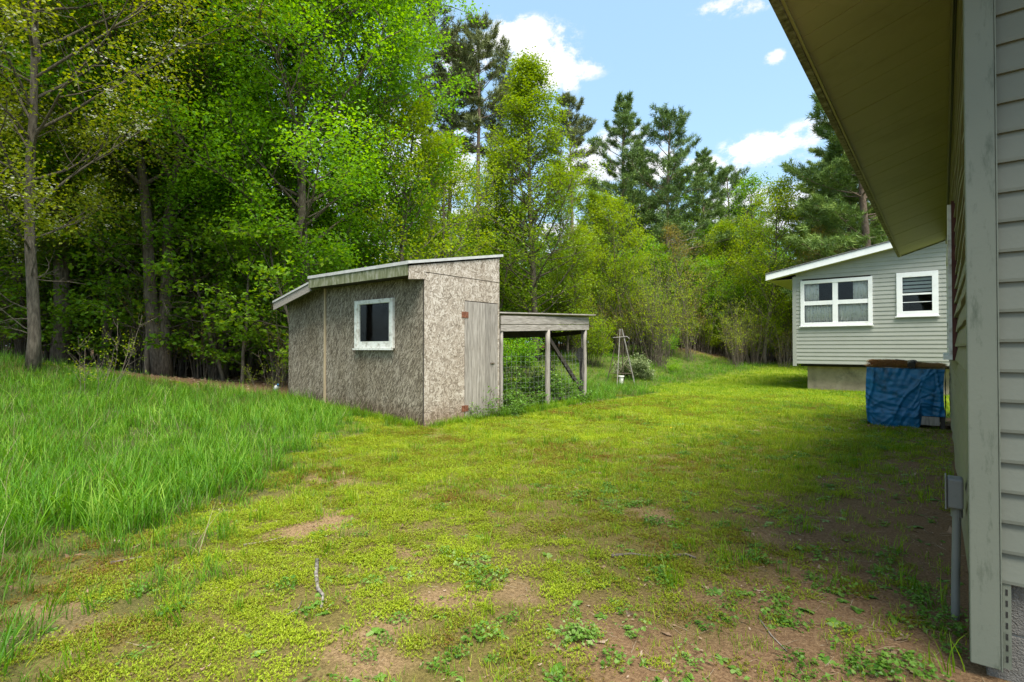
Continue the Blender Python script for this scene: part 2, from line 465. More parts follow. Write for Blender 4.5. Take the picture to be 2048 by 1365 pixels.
M['mortar'] = noise_mat('mortar', [(.27, .26, .23), (.36, .34, .3)], 30, 6, rough=.95, bump=.3)
M['grey_plastic'] = noise_mat('grey_electrical_plastic', [(.15, .155, .145), (.185, .19, .175)], 9, 5, rough=.5, spec=.4, stain=(.1, .1, .09), stain_scale=8, stain_pos=(.6, .8))
M['tarp'] = noise_mat('blue_tarpaulin', [(.003, .085, .20), (.006, .15, .33)], 4, 6, rough=.42, spec=.4, bump=.35, bscale=14, stain=(.006, .03, .045), stain_scale=4, stain_pos=(.5, .72), stain_stretch=(1.3, 1, .9))
M['black_plastic'] = noise_mat('black_plastic_sheet', [(.006, .006, .007), (.02, .02, .02)], 6, 4, rough=.4, spec=.5)
M['wire'] = noise_mat('galvanised_wire', [(.25, .26, .26), (.4, .41, .4)], 20, 3, rough=.5, metallic=.3)
M['frame_red'] = noise_mat('dark_red_frame_paint', [(.05, .012, .008), (.10, .03, .02)], 12, 6, rough=.6)
M['curtain'] = noise_mat('lace_curtain', [(.72, .70, .64), (.85, .83, .78)], 30, 6, rough=.9, stain=(.25, .22, .17), stain_scale=12, stain_pos=(.55, .7))
M['blind'] = noise_mat('blind_slats_paint', [(.42, .44, .40), (.52, .54, .48)], 5, 4, rough=.6)
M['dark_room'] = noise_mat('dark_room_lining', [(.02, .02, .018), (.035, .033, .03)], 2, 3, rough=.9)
M['cable'] = noise_mat('black_cable', [(.01, .01, .01), (.02, .02, .02)], 6, 3, rough=.6)
M['bark'] = noise_mat('grey_brown_bark', [(.045, .036, .026), (.12, .098, .07), (.21, .175, .13)], 6, 9, stretch=(5, 5, 1.2), rough=.9, bump=.7, bscale=8, per_obj=.15)
M['bark_pine'] = noise_mat('pine_bark', [(.06, .04, .03), (.17, .125, .09), (.25, .2, .155)], 5, 9, stretch=(4, 4, 1.4), rough=.9, bump=.6, per_obj=.1)
M['bark_dead'] = noise_mat('bleached_dead_wood', [(.14, .11, .085), (.30, .26, .21)], 5, 8, stretch=(4, 4, 1), rough=.9, bump=.4)
M['twig'] = noise_mat('dry_twig', [(.07, .055, .04), (.17, .145, .12)], 30, 6, rough=.9, bump=.4)
M['birch_twig'] = noise_mat('pale_peeling_stick', [(.045, .038, .03), (.15, .13, .11), (.30, .28, .25)], 35, 6, rough=.8)
M['weld'] = noise_mat('peeling_white_metal', [(.12, .105, .085), (.27, .255, .22), (.38, .36, .32)], 25, 6, rough=.6)
M['weld_dark'] = noise_mat('rusty_thin_metal', [(.07, .05, .035), (.17, .14, .1)], 25, 6, rough=.7)

M['leaf_maple'] = leaf_mat('maple_leaf', [(.06, .17, .008), (.125, .30, .012), (.20, .39, .015), (.33, .47, .03)], .5)
M['leaf_maple2'] = leaf_mat('young_maple_leaf', [(.09, .17, .006), (.17, .27, .008), (.26, .35, .010), (.38, .42, .03)], .5)
M['leaf_cherry'] = leaf_mat('cherry_leaf', [(.08, .13, .010), (.15, .21, .014), (.24, .29, .02), (.34, .36, .05)], .48)
M['leaf_poplar'] = leaf_mat('poplar_leaf', [(.06, .12, .008), (.12, .21, .010), (.19, .29, .014), (.28, .36, .03)], .4)
M['leaf_forest'] = leaf_mat('forest_leaf', [(.055, .14, .008), (.10, .23, .010), (.17, .31, .015), (.28, .37, .03)], .5)
M['leaf_bronze'] = leaf_mat('bronze_young_leaf', [(.12, .09, .02), (.17, .13, .025), (.22, .19, .03), (.26, .25, .04)], .4)
M['leaf_pale'] = leaf_mat('pale_shrub_leaf', [(.06, .11, .03), (.14, .2, .07), (.27, .32, .15), (.38, .40, .24)], .35)
M['needle'] = leaf_mat('white_pine_needle', [(.055, .10, .03), (.10, .17, .04), (.16, .25, .05), (.26, .34, .07)], .12, rough=.55)
M['needle_red'] = leaf_mat('red_pine_needle', [(.07, .09, .035), (.12, .15, .055), (.18, .21, .07), (.25, .28, .1)], .12, rough=.55)
M['blossom'] = leaf_mat('white_blossom', [(.55, .56, .45), (.66, .66, .56), (.75, .75, .66)], .3)
M['grass_tall'] = leaf_mat('tall_grass_blade', [(.20, .16, .06), (.045, .14, .008), (.075, .21, .010), (.12, .28, .015), (.26, .40, .06)], .4, rough=.5, spec=.2)
M['grass_lawn'] = leaf_mat('lawn_grass_blade', [(.06, .15, .006), (.14, .26, .006), (.23, .34, .008), (.36, .40, .03)], .38, rough=.45)
M['moss'] = leaf_mat('moss_sprig', [(.17, .095, .018), (.165, .165, .010), (.195, .26, .009), (.30, .38, .014)], .3, rough=.6)
M['weed'] = leaf_mat('weed_leaf', [(.04, .11, .012), (.08, .18, .018), (.13, .25, .03), (.24, .34, .10)], .35, rough=.45)
M['litter'] = leaf_mat('dead_leaf', [(.07, .04, .022), (.15, .09, .05), (.25, .165, .10), (.36, .27, .19)], .15, rough=.7)
M['straw'] = leaf_mat('dry_stem', [(.14, .1, .06), (.25, .19, .12), (.36, .3, .2)], .15, rough=.7)
M['needle_litter'] = leaf_mat('rusty_needle_litter', [(.22, .09, .03), (.46, .22, .07), (.55, .34, .13), (.45, .42, .09)], .1, rough=.8)
M['yellow_petal'] = leaf_mat('yellow_petal', [(.7, .45, .01), (.8, .6, .02)], .2)


def ground_mat():
    m, nt, N, L, b = new_mat('ground_soil')
    tc = N.new('ShaderNodeTexCoord')

    def nz(scale, detail=8, rough=.65, dist=0.):
        n = N.new('ShaderNodeTexNoise'); n.inputs['Scale'].default_value = scale; n.inputs['Detail'].default_value = detail
        n.inputs['Roughness'].default_value = rough; n.inputs['Distortion'].default_value = dist
        L.new(tc.outputs['Object'], n.inputs['Vector']); return n.outputs['Fac']

    def ramp(fac, els):
        r = N.new('ShaderNodeValToRGB')
        while len(r.color_ramp.elements) < len(els): r.color_ramp.elements.new(.5)
        for e, (p, c) in zip(r.color_ramp.elements, els): e.position = p; e.color = (*c, 1)
        L.new(fac, r.inputs[0]); return r.outputs[0]

    def mix(f, a, b_):
        x = N.new('ShaderNodeMixRGB'); L.new(f, x.inputs[0]); L.new(a, x.inputs[1]); L.new(b_, x.inputs[2]); return x.outputs[0]

    def attr(n):
        a = N.new('ShaderNodeAttribute'); a.attribute_name = n; return a.outputs['Fac']
    fine = nz(70, 8, .7); mid = nz(9, 8, .7)
    near = ramp(fine, [(.25, (.05, .036, .018)), (.42, (.10, .078, .026)), (.58, (.16, .13, .04)), (.8, (.25, .2, .09))])
    lawn = ramp(fine, [(.25, (.07, .065, .014)), (.42, (.12, .14, .014)), (.58, (.18, .23, .016)), (.8, (.26, .29, .03))])
    soil = ramp(fine, [(.25, (.075, .05, .028)), (.45, (.18, .118, .058)), (.6, (.28, .19, .10)), (.8, (.40, .30, .18))])
    dirt = ramp(fine, [(.25, (.06, .036, .018)), (.45, (.16, .095, .05)), (.62, (.25, .16, .085)), (.8, (.42, .31, .19))])
    leafy = ramp(nz(28, 8, .75, .6), [(.25, (.05, .03, .018)), (.42, (.12, .07, .038)), (.6, (.2, .125, .07)), (.8, (.32, .22, .14))])
    tall = ramp(fine, [(.25, (.03, .028, .012)), (.5, (.05, .07, .018)), (.8, (.14, .12, .06))])
    lawn = mix(attr('far'), near, lawn)
    c = mix(attr('bare'), lawn, soil)
    c = mix(attr('tall'), c, tall)
    c = mix(attr('dirt'), c, dirt)
    c = mix(attr('forest'), c, leafy)
    L.new(c, b.inputs['Base Color'])
    b.inputs['Roughness'].default_value = .95; b.inputs['Specular IOR Level'].default_value = .1
    bp = N.new('ShaderNodeBump'); bp.inputs['Strength'].default_value = .7; bp.inputs['Distance'].default_value = .03
    L.new(fine, bp.inputs['Height']); L.new(bp.outputs[0], b.inputs['Normal'])
    return m


# ------------------------------------------------------------------ ground cover masks (world coordinates)
SHED = (-10.29, -6.24, 5.58, 7.36)


def m_forest(x, y):
    n = (fbm(x, y, 3, 21) - .5) * 1.6
    edge = np.where(y < 2.0, -13.6 - (2.0 - y) * 1.4, -13.6 + (y - 2.0) * .72)        # left wood edge
    edge = np.where(y > 6.2, -10.5 + 0 * y, edge)
    left = sstep(.5, -.5, x - edge + n * .6) * (y < 9.5)
    dist = -x * st + y * ct
    lim = 38.0 - 9 * sstep(0.0, -14.0, x)                                  # back wood edge
    back = sstep(-.7, .7, dist - lim + n)
    bl = sstep(-1, 1, (-x) - (13.5 + .12 * np.maximum(y - 13, 0)) + n * .5) * (y >= 9.5)
    return np.clip(np.maximum(np.maximum(left, back), bl), 0, 1)


def m_tall(x, y):
    n = (fbm(x, y, 1.1, 31) - .5) * 1.5
    d = x - (-3.15 - .83 * y)
    a = sstep(.9, -.5, d + n * .9 + (vnoise(x, y, .3, 33) - .5) * 1.3)
    b_ = sstep(.4, -.3, x + 5.9 + n * .25)
    m = np.where(y < 3.5, a, np.where(y < 5.62, b_ * a, 0))
    inside_pen = ((x < -6.0) & (x > -9.8) & (y > 7.3) & (y < 14)) * 0.9
    dist = -x * st + y * ct
    rim = sstep(-6.3, -7.4, x + (y - 14) * .02 + n * .8) * sstep(12, 14, y)
    m = np.maximum(np.maximum(m, inside_pen), rim * .85)
    insh = (x > SHED[0]) & (x < SHED[1]) & (y > SHED[2]) & (y < SHED[3])
    return np.where(insh, 0, m) * (1 - m_forest(x, y) * .97)


def m_dirt(x, y):
    n = (fbm(x, y, .8, 41) - .5)
    edge = -.32 - .65 * sstep(8, 2.3, y) - .2 * sstep(2.5, 1.2, y)
    return sstep(-.35, .35, x - edge + n * 1.5) * (y < 12.5) * (x < .6)


def m_bare(x, y):
    dist = -x * st + y * ct
    n = fbm(x, y, .9, 51)
    thr = .67 - .10 * sstep(3.2, 1.7, dist) + .12 * sstep(5, 9, dist)
    return sstep(thr, thr + .07, n)


def grid_axis(lo, hi, f0, f1, fine, grow=1.12):
    a = list(np.arange(f0, f1 + 1e-6, fine))
    s = fine; v = f0; L_ = []
    while v > lo: s *= grow; v -= s; L_.append(v)
    s = fine; v = a[-1]; H_ = []
    while v < hi: s *= grow; v += s; H_.append(v)
    return np.array(L_[::-1] + a + H_)


def build_ground():
    xs = grid_axis(-600, 500, -16, 1.0, .11); ys = grid_axis(-300, 800, -.5, 13, .11)
    X, Y = np.meshgrid(xs, ys)
    Z = hgt(X, Y)
    nx, ny = len(xs), len(ys)
    V = np.stack([X, Y, Z], -1).reshape(-1, 3)
    i, j = np.meshgrid(np.arange(nx - 1), np.arange(ny - 1))
    b0 = (j * nx + i).ravel()
    Q = np.stack([b0, b0 + 1, b0 + nx + 1, b0 + nx], -1)
    mb = MB(); mb.raw(V, Q)
    o = mb.build('ground', ground_mat(), smooth=True)
    tag(o, kind='structure')
    for n, f in (('far', lambda x, y: sstep(5, 11, -x * st + y * ct)), ('forest', m_forest), ('tall', m_tall), ('dirt', m_dirt), ('bare', m_bare)):
        a = o.data.attributes.new(n, 'FLOAT', 'POINT')
        a.data.foreach_set('value', f(V[:, 0], V[:, 1]).astype(np.float32))


build_ground()


# ------------------------------------------------------------------ siding walls
def clap_wall(parent, along, fixed, u0, u1, z0, z1, h, face, mat, holes=(), top=None, name='board', lip=.014, rng=None, warp=0):
    """lap siding: every board a part. along = 'x' or 'y'; fixed = the wall plane; face = +-1 outward sign on the other axis.
    top(u) = upper limit of the wall at u (for gables)"""
    n = int(math.ceil((z1 - z0) / h))
    for k in range(n):
        a, b_ = z0 + k * h, z0 + (k + 1) * h
        zz = min(b_, z1 + h) + .006
        spans = [(u0, u1)]
        if top is not None:
            us = np.linspace(u0, u1, 400); ok = us[np.array([top(u) for u in us]) > a + .01]
            if len(ok) == 0: continue
            spans = [(ok.min(), ok.max())]
        for (h0, h1, q0, q1) in holes:
            if b_ > q0 + .02 and a < q1 - .02:
                ns = []
                for (s0, s1) in spans:
                    if h1 <= s0 or h0 >= s1: ns.append((s0, s1)); continue
                    if h0 > s0: ns.append((s0, h0))
                    if h1 < s1: ns.append((h1, s1))
                spans = ns
        # long runs are made of several lengths with visible butt joints
        out = []
        for (s0, s1) in spans:
            while rng is not None and s1 - s0 > 3.0:
                c = s0 + rng.uniform(1.6, 2.8)
                out.append((s0, c - .0015)); s0 = c
            out.append((s0, s1))
        for (s0, s1) in out:
            m = MB()
            seg = max(1, int((s1 - s0) / .35)) if warp else 1
            uu = np.linspace(s0, s1, seg + 1)
            V = []
            for u in uu:
                w = warp * (float(vnoise(u * 1.0, k * .37, .45, 5)) - .4) if warp else 0
                for (dz, dd) in ((a, lip + w), (a + .012, lip + w + .001), (zz, .003), (zz, -.012), (a, -.012)):
                    d = fixed + face * dd
                    V.append((u, d, dz) if along == 'x' else (d, u, dz))
            Q = []
            for i in range(seg):
                for e in range(5):
                    e2 = (e + 1) % 5
                    Q.append((i * 5 + e, (i + 1) * 5 + e, (i + 1) * 5 + e2, i * 5 + e2))
            T = []
            for base in (0, seg * 5):
                T += [(base, base + 1, base + 2), (base, base + 2, base + 3), (base, base + 3, base + 4)]
            m.raw(V, Q, T)
            m.build(name, mat, parent)


rs = random.Random(7)
# ================================================================== the main house (right)
HX, HY = .075, 2.69                 # its near corner
YE = 12.2                           # far end of its roof
house = thing('house', (HX, HY, 0), 'large grey-green clapboard house on the right with a deep olive soffit and stained corner post', 'house')
bh = .112
WIN = (5.45, 8.9, 1.19, 2.38)       # window band in the long wall: y0, y1, z0, z1
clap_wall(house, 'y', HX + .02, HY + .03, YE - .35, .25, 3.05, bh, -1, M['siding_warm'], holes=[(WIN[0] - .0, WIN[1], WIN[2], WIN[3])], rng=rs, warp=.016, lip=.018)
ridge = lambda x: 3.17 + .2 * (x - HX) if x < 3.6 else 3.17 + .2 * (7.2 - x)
clap_wall(house, 'x', HY + .03, HX + .06, 7.0, EYE - .875, 3.9, bh, -1, M['siding_near_shaded'], top=ridge, lip=.018)
# backing walls behind the boards
m = MB(); m.box(HX + .035, HX + .2, HY + .2, WIN[0], .2, 3.1); m.box(HX + .035, HX + .2, WIN[1], YE - .35, .2, 3.1)
m.box(HX + .035, HX + .2, WIN[0], WIN[1], .2, WIN[2]); m.box(HX + .035, HX + .2, WIN[0], WIN[1], WIN[3], 3.1)
m.build('wall', M['dark_wood'], house)
m = MB(); m.box(HX + .035, 7.0, HY + .045, HY + .2, EYE - .873, 3.1); m.build('wall', M['dark_wood'], house)
m = MB(); m.box(6.9, 7.0, HY + .2, YE - .35, .2, 3.1); m.build('wall', M['siding'], house)
m = MB(); m.box(HX + .2, 7.0, YE - .45, YE - .35, .2, 3.1); m.build('wall', M['siding'], house)
# corner post: a folded metal post
m = MB()
pw = .084
m.box(HX - .004, HX + pw, HY - .004, HY + .026, .055, 3.12)
m.box(HX - .004, HX + .022, HY + .026, HY + pw, .055, 3.12)
m.build('corner_post', M['post'], house, bevel=.004)
m = MB()
m.box(HX + pw + .0, HX + pw + .004, HY - .006, HY + .03, .052, 3.12); m.build('post_lip', M['post'], house)
# nail strip with slots below the siding
z0s = EYE - 1.42
m = MB()
m.box(HX + pw + .006, HX + pw + .03, HY + .016, HY + .019, .06, EYE - .87)
strip = m.build('nailing_strip', M['post'], house)
m = MB(); k = .085
while k < EYE - .9:
    m.box(HX + pw + .0145, HX + pw + .0205, HY + .0145, HY + .016, k, k + .022); k += .041
sub(m, 'nail_slot', M['dark_room'], strip, house)
# foundation blocks of the gable wall (courses of concrete block)
zt = EYE - .875
for c in range(5):
    zz1 = zt - c * .203
    x = HX + .045 - (.2 if c % 2 else 0)
    while x < 2.4:
        xa = max(x, HX + .045)
        m = MB(); m.box(xa, x + .395, HY + .048, HY + .2, zz1 - .193, zz1)
        m.build('concrete_block', M['block'], house, bevel=.003)
        x += .405
m = MB(); m.box(HX + .05, 6.9, HY + .056, HY + .19, zt - 1.1, zt); m.build('mortar', M['mortar'], house)
m = MB(); m.box(HX + .04, HX + .23, HY + .2, YE - .35, -.8, .27); m.build('foundation', M['concrete'], house)
m = MB(); m.box(2.41, 7.0, HY + .045, HY + .2, -.8, zt); m.build('foundation', M['concrete'], house)

# window in the long wall, seen at a grazing angle
wy0, wy1, wz0, wz1 = WIN
win = MB()
win.box(HX - .042, HX + .05, wy0, wy0 + .09, wz0, wz1); win.box(HX - .035, HX + .05, wy1 - .09, wy1, wz0, wz1)
win.box(HX - .035, HX + .05, wy0 + .09, wy1 - .09, wz1 - .09, wz1)
win.box(HX - .035, HX + .05, wy0 + .09, wy1 - .09, wz0, wz0 + .06)
w_ = win.build('window', M['white_old'], house, bevel=.003)
m = MB(); m.box(HX - .018, HX + .012, wy0 - .035, wy0 - .002, wz0 - .04, wz1 + .02); sub(m, 'side_trim', M['frame_red'], w_, house)
m = MB(); m.box(HX - .075, HX + .05, wy0 - .02, wy1 + .02, wz0 - .034, wz0 - .002); sub(m, 'window_sill', M['white_old'], w_, house)
for yy in (wy0 + 1.13, wy0 + 2.24):
    m = MB(); m.box(HX - .03, HX + .05, yy, yy + .07, wz0 + .062, wz1 - .092); sub(m, 'mullion', M['white_old'], w_, house)


def glass_mat():
    m, nt, N, L, b = new_mat('window_glass')
    b.inputs['Base Color'].default_value = (.02, .022, .02, 1); b.inputs['Roughness'].default_value = .04
    b.inputs['Specular IOR Level'].default_value = .6
    t = N.new('ShaderNodeBsdfTransparent'); t.inputs[0].default_value = (.96, .97, .96, 1)
    mx = N.new('ShaderNodeMixShader'); mx.inputs[0].default_value = .74
    gl = N.new('ShaderNodeBsdfGlossy'); gl.inputs['Roughness'].default_value = .03
    lw = N.new('ShaderNodeFresnel'); lw.inputs[0].default_value = 1.3
    m2 = N.new('ShaderNodeMixShader')
    L.new(lw.outputs[0], m2.inputs[0]); L.new(t.outputs[0], m2.inputs[1]); L.new(gl.outputs[0], m2.inputs[2])
    L.new(m2.outputs[0], N['Material Output'].inputs[0])
    return m


M['glass'] = glass_mat()
for a, b_ in ((wy0 + .092, wy0 + 1.128), (wy0 + 1.202, wy0 + 2.238), (wy0 + 2.312, wy1 - .092)):
    m = MB(); m.box(HX + .02, HX + .025, a, b_, wz0 + .062, wz1 - .092); sub(m, 'pane', M['glass'], w_, house)
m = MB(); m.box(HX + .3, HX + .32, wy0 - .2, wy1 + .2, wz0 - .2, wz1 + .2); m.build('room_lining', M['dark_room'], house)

# soffit: one strip after another, sloping up from the outer edge to the wall
SX0, SZ0, SX1, SZ1 = -.60, 2.95, HX + .012, 3.18


def sof_strip(y0, y1, name, mat, dz=0, th=.012):
    m = MB()
    m.hexa([(SX0, y0, SZ0 + dz), (SX1, y0, SZ1 + dz), (SX1, y1, SZ1 + dz), (SX0, y1, SZ0 + dz),
            (SX0, y0, SZ0 + dz + th), (SX1, y0, SZ1 + dz + th), (SX1, y1, SZ1 + dz + th), (SX0, y1, SZ0 + dz + th)])
    return m.build(name, mat, house)


y = 1.9
M['soffit_groove'] = noise_mat('soffit_groove', [(.14, .13, .07), (.17, .16, .085)], 6, 3, rough=.8)
while y < YE - .02:
    y2 = min(y + .197, YE)
    sof_strip(y + .002, y2 - .002, 'soffit_panel', M['soffit'], rs.uniform(-.0015, .0015))
    y += .197
sof_strip(1.9, YE, 'soffit_backing', M['soffit_groove'], .016)
sof_strip(2.80, 2.84, 'soffit_trim', M['soffit'], -.016)
sof_strip(2.70, 2.745, 'soffit_trim', M['soffit'], -.016)
sof_strip(YE + .001, YE + .03, 'rake_trim', M['fascia_dirty'], -.015, .04)
# gable soffit towards the camera side, beyond the corner
m = MB(); m.hexa([(SX1, 1.9, SZ1), (3.6, 1.9, SZ1 + .2 * (3.6 - SX1)), (3.6, HY + .05, SZ1 + .2 * (3.6 - SX1)), (SX1, HY + .05, SZ1),
                  (SX1, 1.9, SZ1 + .02), (3.6, 1.9, SZ1 + .02 + .2 * (3.6 - SX1)), (3.6, HY + .05, SZ1 + .02 + .2 * (3.6 - SX1)), (SX1, HY + .05, SZ1 + .02)])
m.build('rake_soffit', M['soffit'], house)
# outer fascia / drip edge, dirty from below
m = MB(); m.box(SX0 - .045, SX0 - .002, 1.88, YE + .03, SZ0 - .022, SZ0 + .15); m.build('fascia', M['fascia_dirty'], house, bevel=.004)
m = MB(); m.box(SX0 - .002, SX0 + .012, 1.9, YE, SZ0 - .014, SZ0 - .001); m.build('fascia_lip', M['soffit'], house)
# frieze moulding at the wall head and two cables
m = MB(); m.box(HX - .028, HX + .012, HY + .1, YE - .02, 3.085, 3.15); m.build('frieze_trim', M['siding_warm'], house)
for q, (dx, dz) in enumerate(((-.012, 3.05), (-.008, 2.97))):
    ys_ = np.arange(HY + .12, YE - .4, .35)
    pts = [(HX + dx - .006 * float(vnoise(v, q, .7, 9)), v, dz - .02 * float(vnoise(v, q, 1.3, 3))) for v in ys_]
    m = MB(); m.tube(pts, .0045, 6); m.build('cable', M['cable'], house, smooth=True)
# roof planes
m = MB()
m.hexa([(SX0 - .05, 1.85, SZ0 + .15), (3.6, 1.85, 4.02), (3.6, YE + .06, 4.02), (SX0 - .05, YE + .06, SZ0 + .15),
        (SX0 - .05, 1.85, SZ0 + .19), (3.6, 1.85, 4.06), (3.6, YE + .06, 4.06), (SX0 - .05, YE + .06, SZ0 + .19)])
m.hexa([(3.6, 1.85, 4.02), (7.8, 1.85, 3.1), (7.8, YE + .06, 3.1), (3.6, YE + .06, 4.02),
        (3.6, 1.85, 4.06), (7.8, 1.85, 3.14), (7.8, YE + .06, 3.14), (3.6, YE + .06, 4.06)])
m.build('roof', M['roof'], house)
m = MB(); m.hexa([(SX1, YE - .36, 3.0), (6.9, YE - .36, 3.0), (6.9, YE - .34, 3.0), (SX1, YE - .34, 3.0), (SX1, YE - .36, 3.2), (3.6, YE - .36, 3.95), (3.6, YE - .34, 3.95), (SX1, YE - .34, 3.2)])
m.build('gable', M['siding'], house)

# electrical conduit with its box, fixed to the long wall right behind the corner
cx, cy = at(1916, 2.62)
cy = 3.22; cx = HX - .032
eb = thing('electrical_conduit', (cx, cy, -.1), 'grey electrical junction box on a conduit pipe rising from the soil by the house corner', 'conduit')
m = MB(); m.box(HX - .066, HX - .008, cy - .05, cy + .05, .515, .65); m.build('junction_box', M['grey_plastic'], eb, bevel=.008)
m = MB(); m.box(HX - .074, HX - .067, cy - .056, cy + .056, .508, .657); m.build('box_cover', M['grey_plastic'], eb, bevel=.004)
m = MB(); m.tube([(cx, cy, .47), (cx, cy, .514)], .022, 16); m.build('coupling', M['grey_plastic'], eb, smooth=False)
m = MB(); m.tube([(cx - .01, cy - .005, -.15), (cx - .006, cy, .2), (cx, cy, .475)], .0165, 16, cap=False); m.build('conduit_pipe', M['grey_plastic'], eb, smooth=True)

# ================================================================== the far wing
WX, WY = -3.46, 17.7
wing = thing('house_wing', (WX, WY, 0), 'grey-green clapboard house wing across the lawn with white windows and white sloping eave', 'house')
rtop = lambda x: 3.46 + .2 * (x + 4.14)
W1 = (-3.36, -1.47)
wh = .113


def on_wing(px, py):
    d = ray(px, py); t = WY / d.y
    return d.x * t, EYE + d.z * t


w1x0, w1z1 = on_wing(1602, 563); w1x1, w1z0 = on_wing(1746, 650)
w1z1 = (w1z1 + on_wing(1746, 553)[1]) / 2; w1z0 = (w1z0 + on_wing(1602, 653)[1]) / 2
w2x0, w2z1 = on_wing(1794, 547); w2x1, w2z0 = on_wing(1878, 631)
wzb = EYE - .47
holes = [(w1x0 + .04, w1x1 - .04, w1z0 + .04, w1z1 - .04), (w2x0 + .04, w2x1 - .04, w2z0 + .04, w2z1 - .04)]
clap_wall(wing, 'x', WY, WX + .06, 4.0, wzb, 5.0, wh, -1, M['siding_wing'], holes=holes, top=lambda x: rtop(x) - .17 if x < 3.4 else rtop(6.8 - x) - .17, rng=rs, lip=.016)
clap_wall(wing, 'y', WX, WY + .05, 24.0, wzb, 3.36, wh, -1, M['siding_wing'])
m = MB(); m.box(WX - .03, WX + .07, WY - .03, WY + .05, wzb - .07, 3.36); m.build('corner_post', M['siding_wing'], wing)
m = MB()
bx = [WX + .02, w1x0 + .04, w1x1 - .04, w2x0 + .04, w2x1 - .04, 4.0]
for a, b_ in ((0, 1), (2, 3), (4, 5)): m.box(bx[a], bx[b_], WY + .02, WY + .12, wzb, 3.35)
m.box(bx[1], bx[2], WY + .02, WY + .12, wzb, w1z0); m.box(bx[1], bx[2], WY + .02, WY + .12, w1z1, 3.35)
m.box(bx[3], bx[4], WY + .02, WY + .12, wzb, w2z0); m.box(bx[3], bx[4], WY + .02, WY + .12, w2z1, 3.35)
m.build('wall', M['dark_wood'], wing)
m = MB(); m.hexa([(WX + .05, WY + .03, 3.35), (3.9, WY + .03, 3.35), (3.9, WY + .1, 3.35), (WX + .05, WY + .1, 3.35), (WX + .05, WY + .03, 3.40), (3.9, WY + .03, 4.8), (3.9, WY + .1, 4.8), (WX + .05, WY + .1, 3.4)])
m.build('gable', M['dark_wood'], wing)
m = MB(); m.box(WX + .3, 4, WY + .3, WY + .5, -.9, wzb); m.box(WX + .3, WX + .5, WY + .5, 24, -.9, wzb)
m.build('foundation', M['concrete'], wing)
fx = on_wing(1683, 740)[0]
m = MB(); m.box(fx - .018, fx + .018, WY + .285, WY + .3, -.9, wzb); m.build('foundation_joint', M['concrete'], wing)
# roof with white rake and eave fascia and soffit
ry = WY - .32
m = MB()
m.hexa([(-4.14, ry, 3.28), (3.4, ry, 3.28 + .2 * 7.54), (3.4, ry + .035, 3.28 + .2 * 7.54), (-4.14, ry + .035, 3.28),
        (-4.14, ry, 3.46), (3.4, ry, 3.46 + .2 * 7.54), (3.4, ry + .035, 3.46 + .2 * 7.54), (-4.14, ry + .035, 3.46)])
m.build('rake_fascia', M['white'], wing, bevel=.004)
m = MB(); m.box(-4.16, -4.142, ry, 24.3, 3.28, 3.46); m.build('eave_fascia', M['white'], wing)
m = MB(); m.hexa([(-4.16, ry - .02, 3.465), (3.4, ry - .02, 4.98), (3.4, 24.3, 4.98), (-4.16, 24.3, 3.465), (-4.16, ry - .02, 3.49), (3.4, ry - .02, 5.0), (3.4, 24.3, 5.0), (-4.16, 24.3, 3.49)])
m.build('roof', M['roof'], wing)
m = MB(); m.hexa([(-4.14, ry + .036, 3.29), (3.4, ry + .036, 4.80), (3.4, WY + .0, 4.80), (-4.14, WY + .0, 3.29), (-4.14, ry + .036, 3.30), (3.4, ry + .036, 4.81), (3.4, WY, 4.81), (-4.14, WY, 3.30)])
m.hexa([(-4.14, WY, 3.29), (WX, WY, 3.29), (WX, 24.2, 3.29), (-4.14, 24.2, 3.29), (-4.14, WY, 3.30), (WX, WY, 3.30), (WX, 24.2, 3.30), (-4.14, 24.2, 3.30)])
m.build('eave_soffit', M['soffit'], wing)
m = MB(); m.box(-4.12, 3.4, WY + .2, WY + .22, 3.3, 3.44); m.build('roof_filling', M['dark_wood'], wing)
for a in ((3.4, 6.9),):
    m = MB(); m.box(WX, 4, 23.9, 24.0, -.5, 3.3); m.box(3.9, 4.0, WY + .1, 23.9, -.5, 4.7); m.build('wall', M['siding'], wing)
# dark room behind
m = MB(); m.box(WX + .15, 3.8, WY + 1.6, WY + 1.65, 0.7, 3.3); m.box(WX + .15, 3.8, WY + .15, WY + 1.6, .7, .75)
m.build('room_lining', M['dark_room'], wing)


def wing_window(x0, x1, z0, z1, cols, rows, fr, mull):
    m = MB(); y0, y1 = WY - .05, WY + .06
    m.box(x0, x0 + fr, y0, y1, z0, z1); m.box(x1 - fr, x1, y0, y1, z0, z1)
    m.box(x0 + fr, x1 - fr, y0, y1, z0, z0 + fr); m.box(x0 + fr, x1 - fr, y0, y1, z1 - fr, z1)
    w = m.build('window', M['white'], wing, bevel=.004)
    m = MB(); m.box(x0 - .03, x1 + .03, y0 - .03, y0 + .01, z0 - .028, z0 - .001); sub(m, 'window_sill', M['white'], w, wing)
    xs = np.linspace(x0 + fr, x1 - fr, cols + 1); zs = np.linspace(z0 + fr, z1 - fr, rows + 1)
    m = MB()
    for x in xs[1:-1]: m.box(x - mull / 2, x + mull / 2, y0 + .01, y1 - .02, z0 + fr, z1 - fr)
    for z in zs[1:-1]:
        for a, b_ in zip(xs[:-1], xs[1:]):
            m.box(a + (mull / 2 if a > xs[0] else 0), b_ - (mull / 2 if b_ < xs[-1] else 0), y0 + .015, y1 - .025, z - mull * .45, z + mull * .45)
    sub(m, 'sash', M['white'], w, wing)
    for i in range(cols):
        for j in range(rows):
            m = MB(); m.box(xs[i] + mull * .5 * (i > 0), xs[i + 1] - mull * .5 * (i < cols - 1), WY + .0, WY + .004, zs[j] + mull * .45 * (j > 0), zs[j + 1] - mull * .45 * (j < rows - 1))
            sub(m, 'pane', M['glass'], w, wing)
    return w, xs, zs


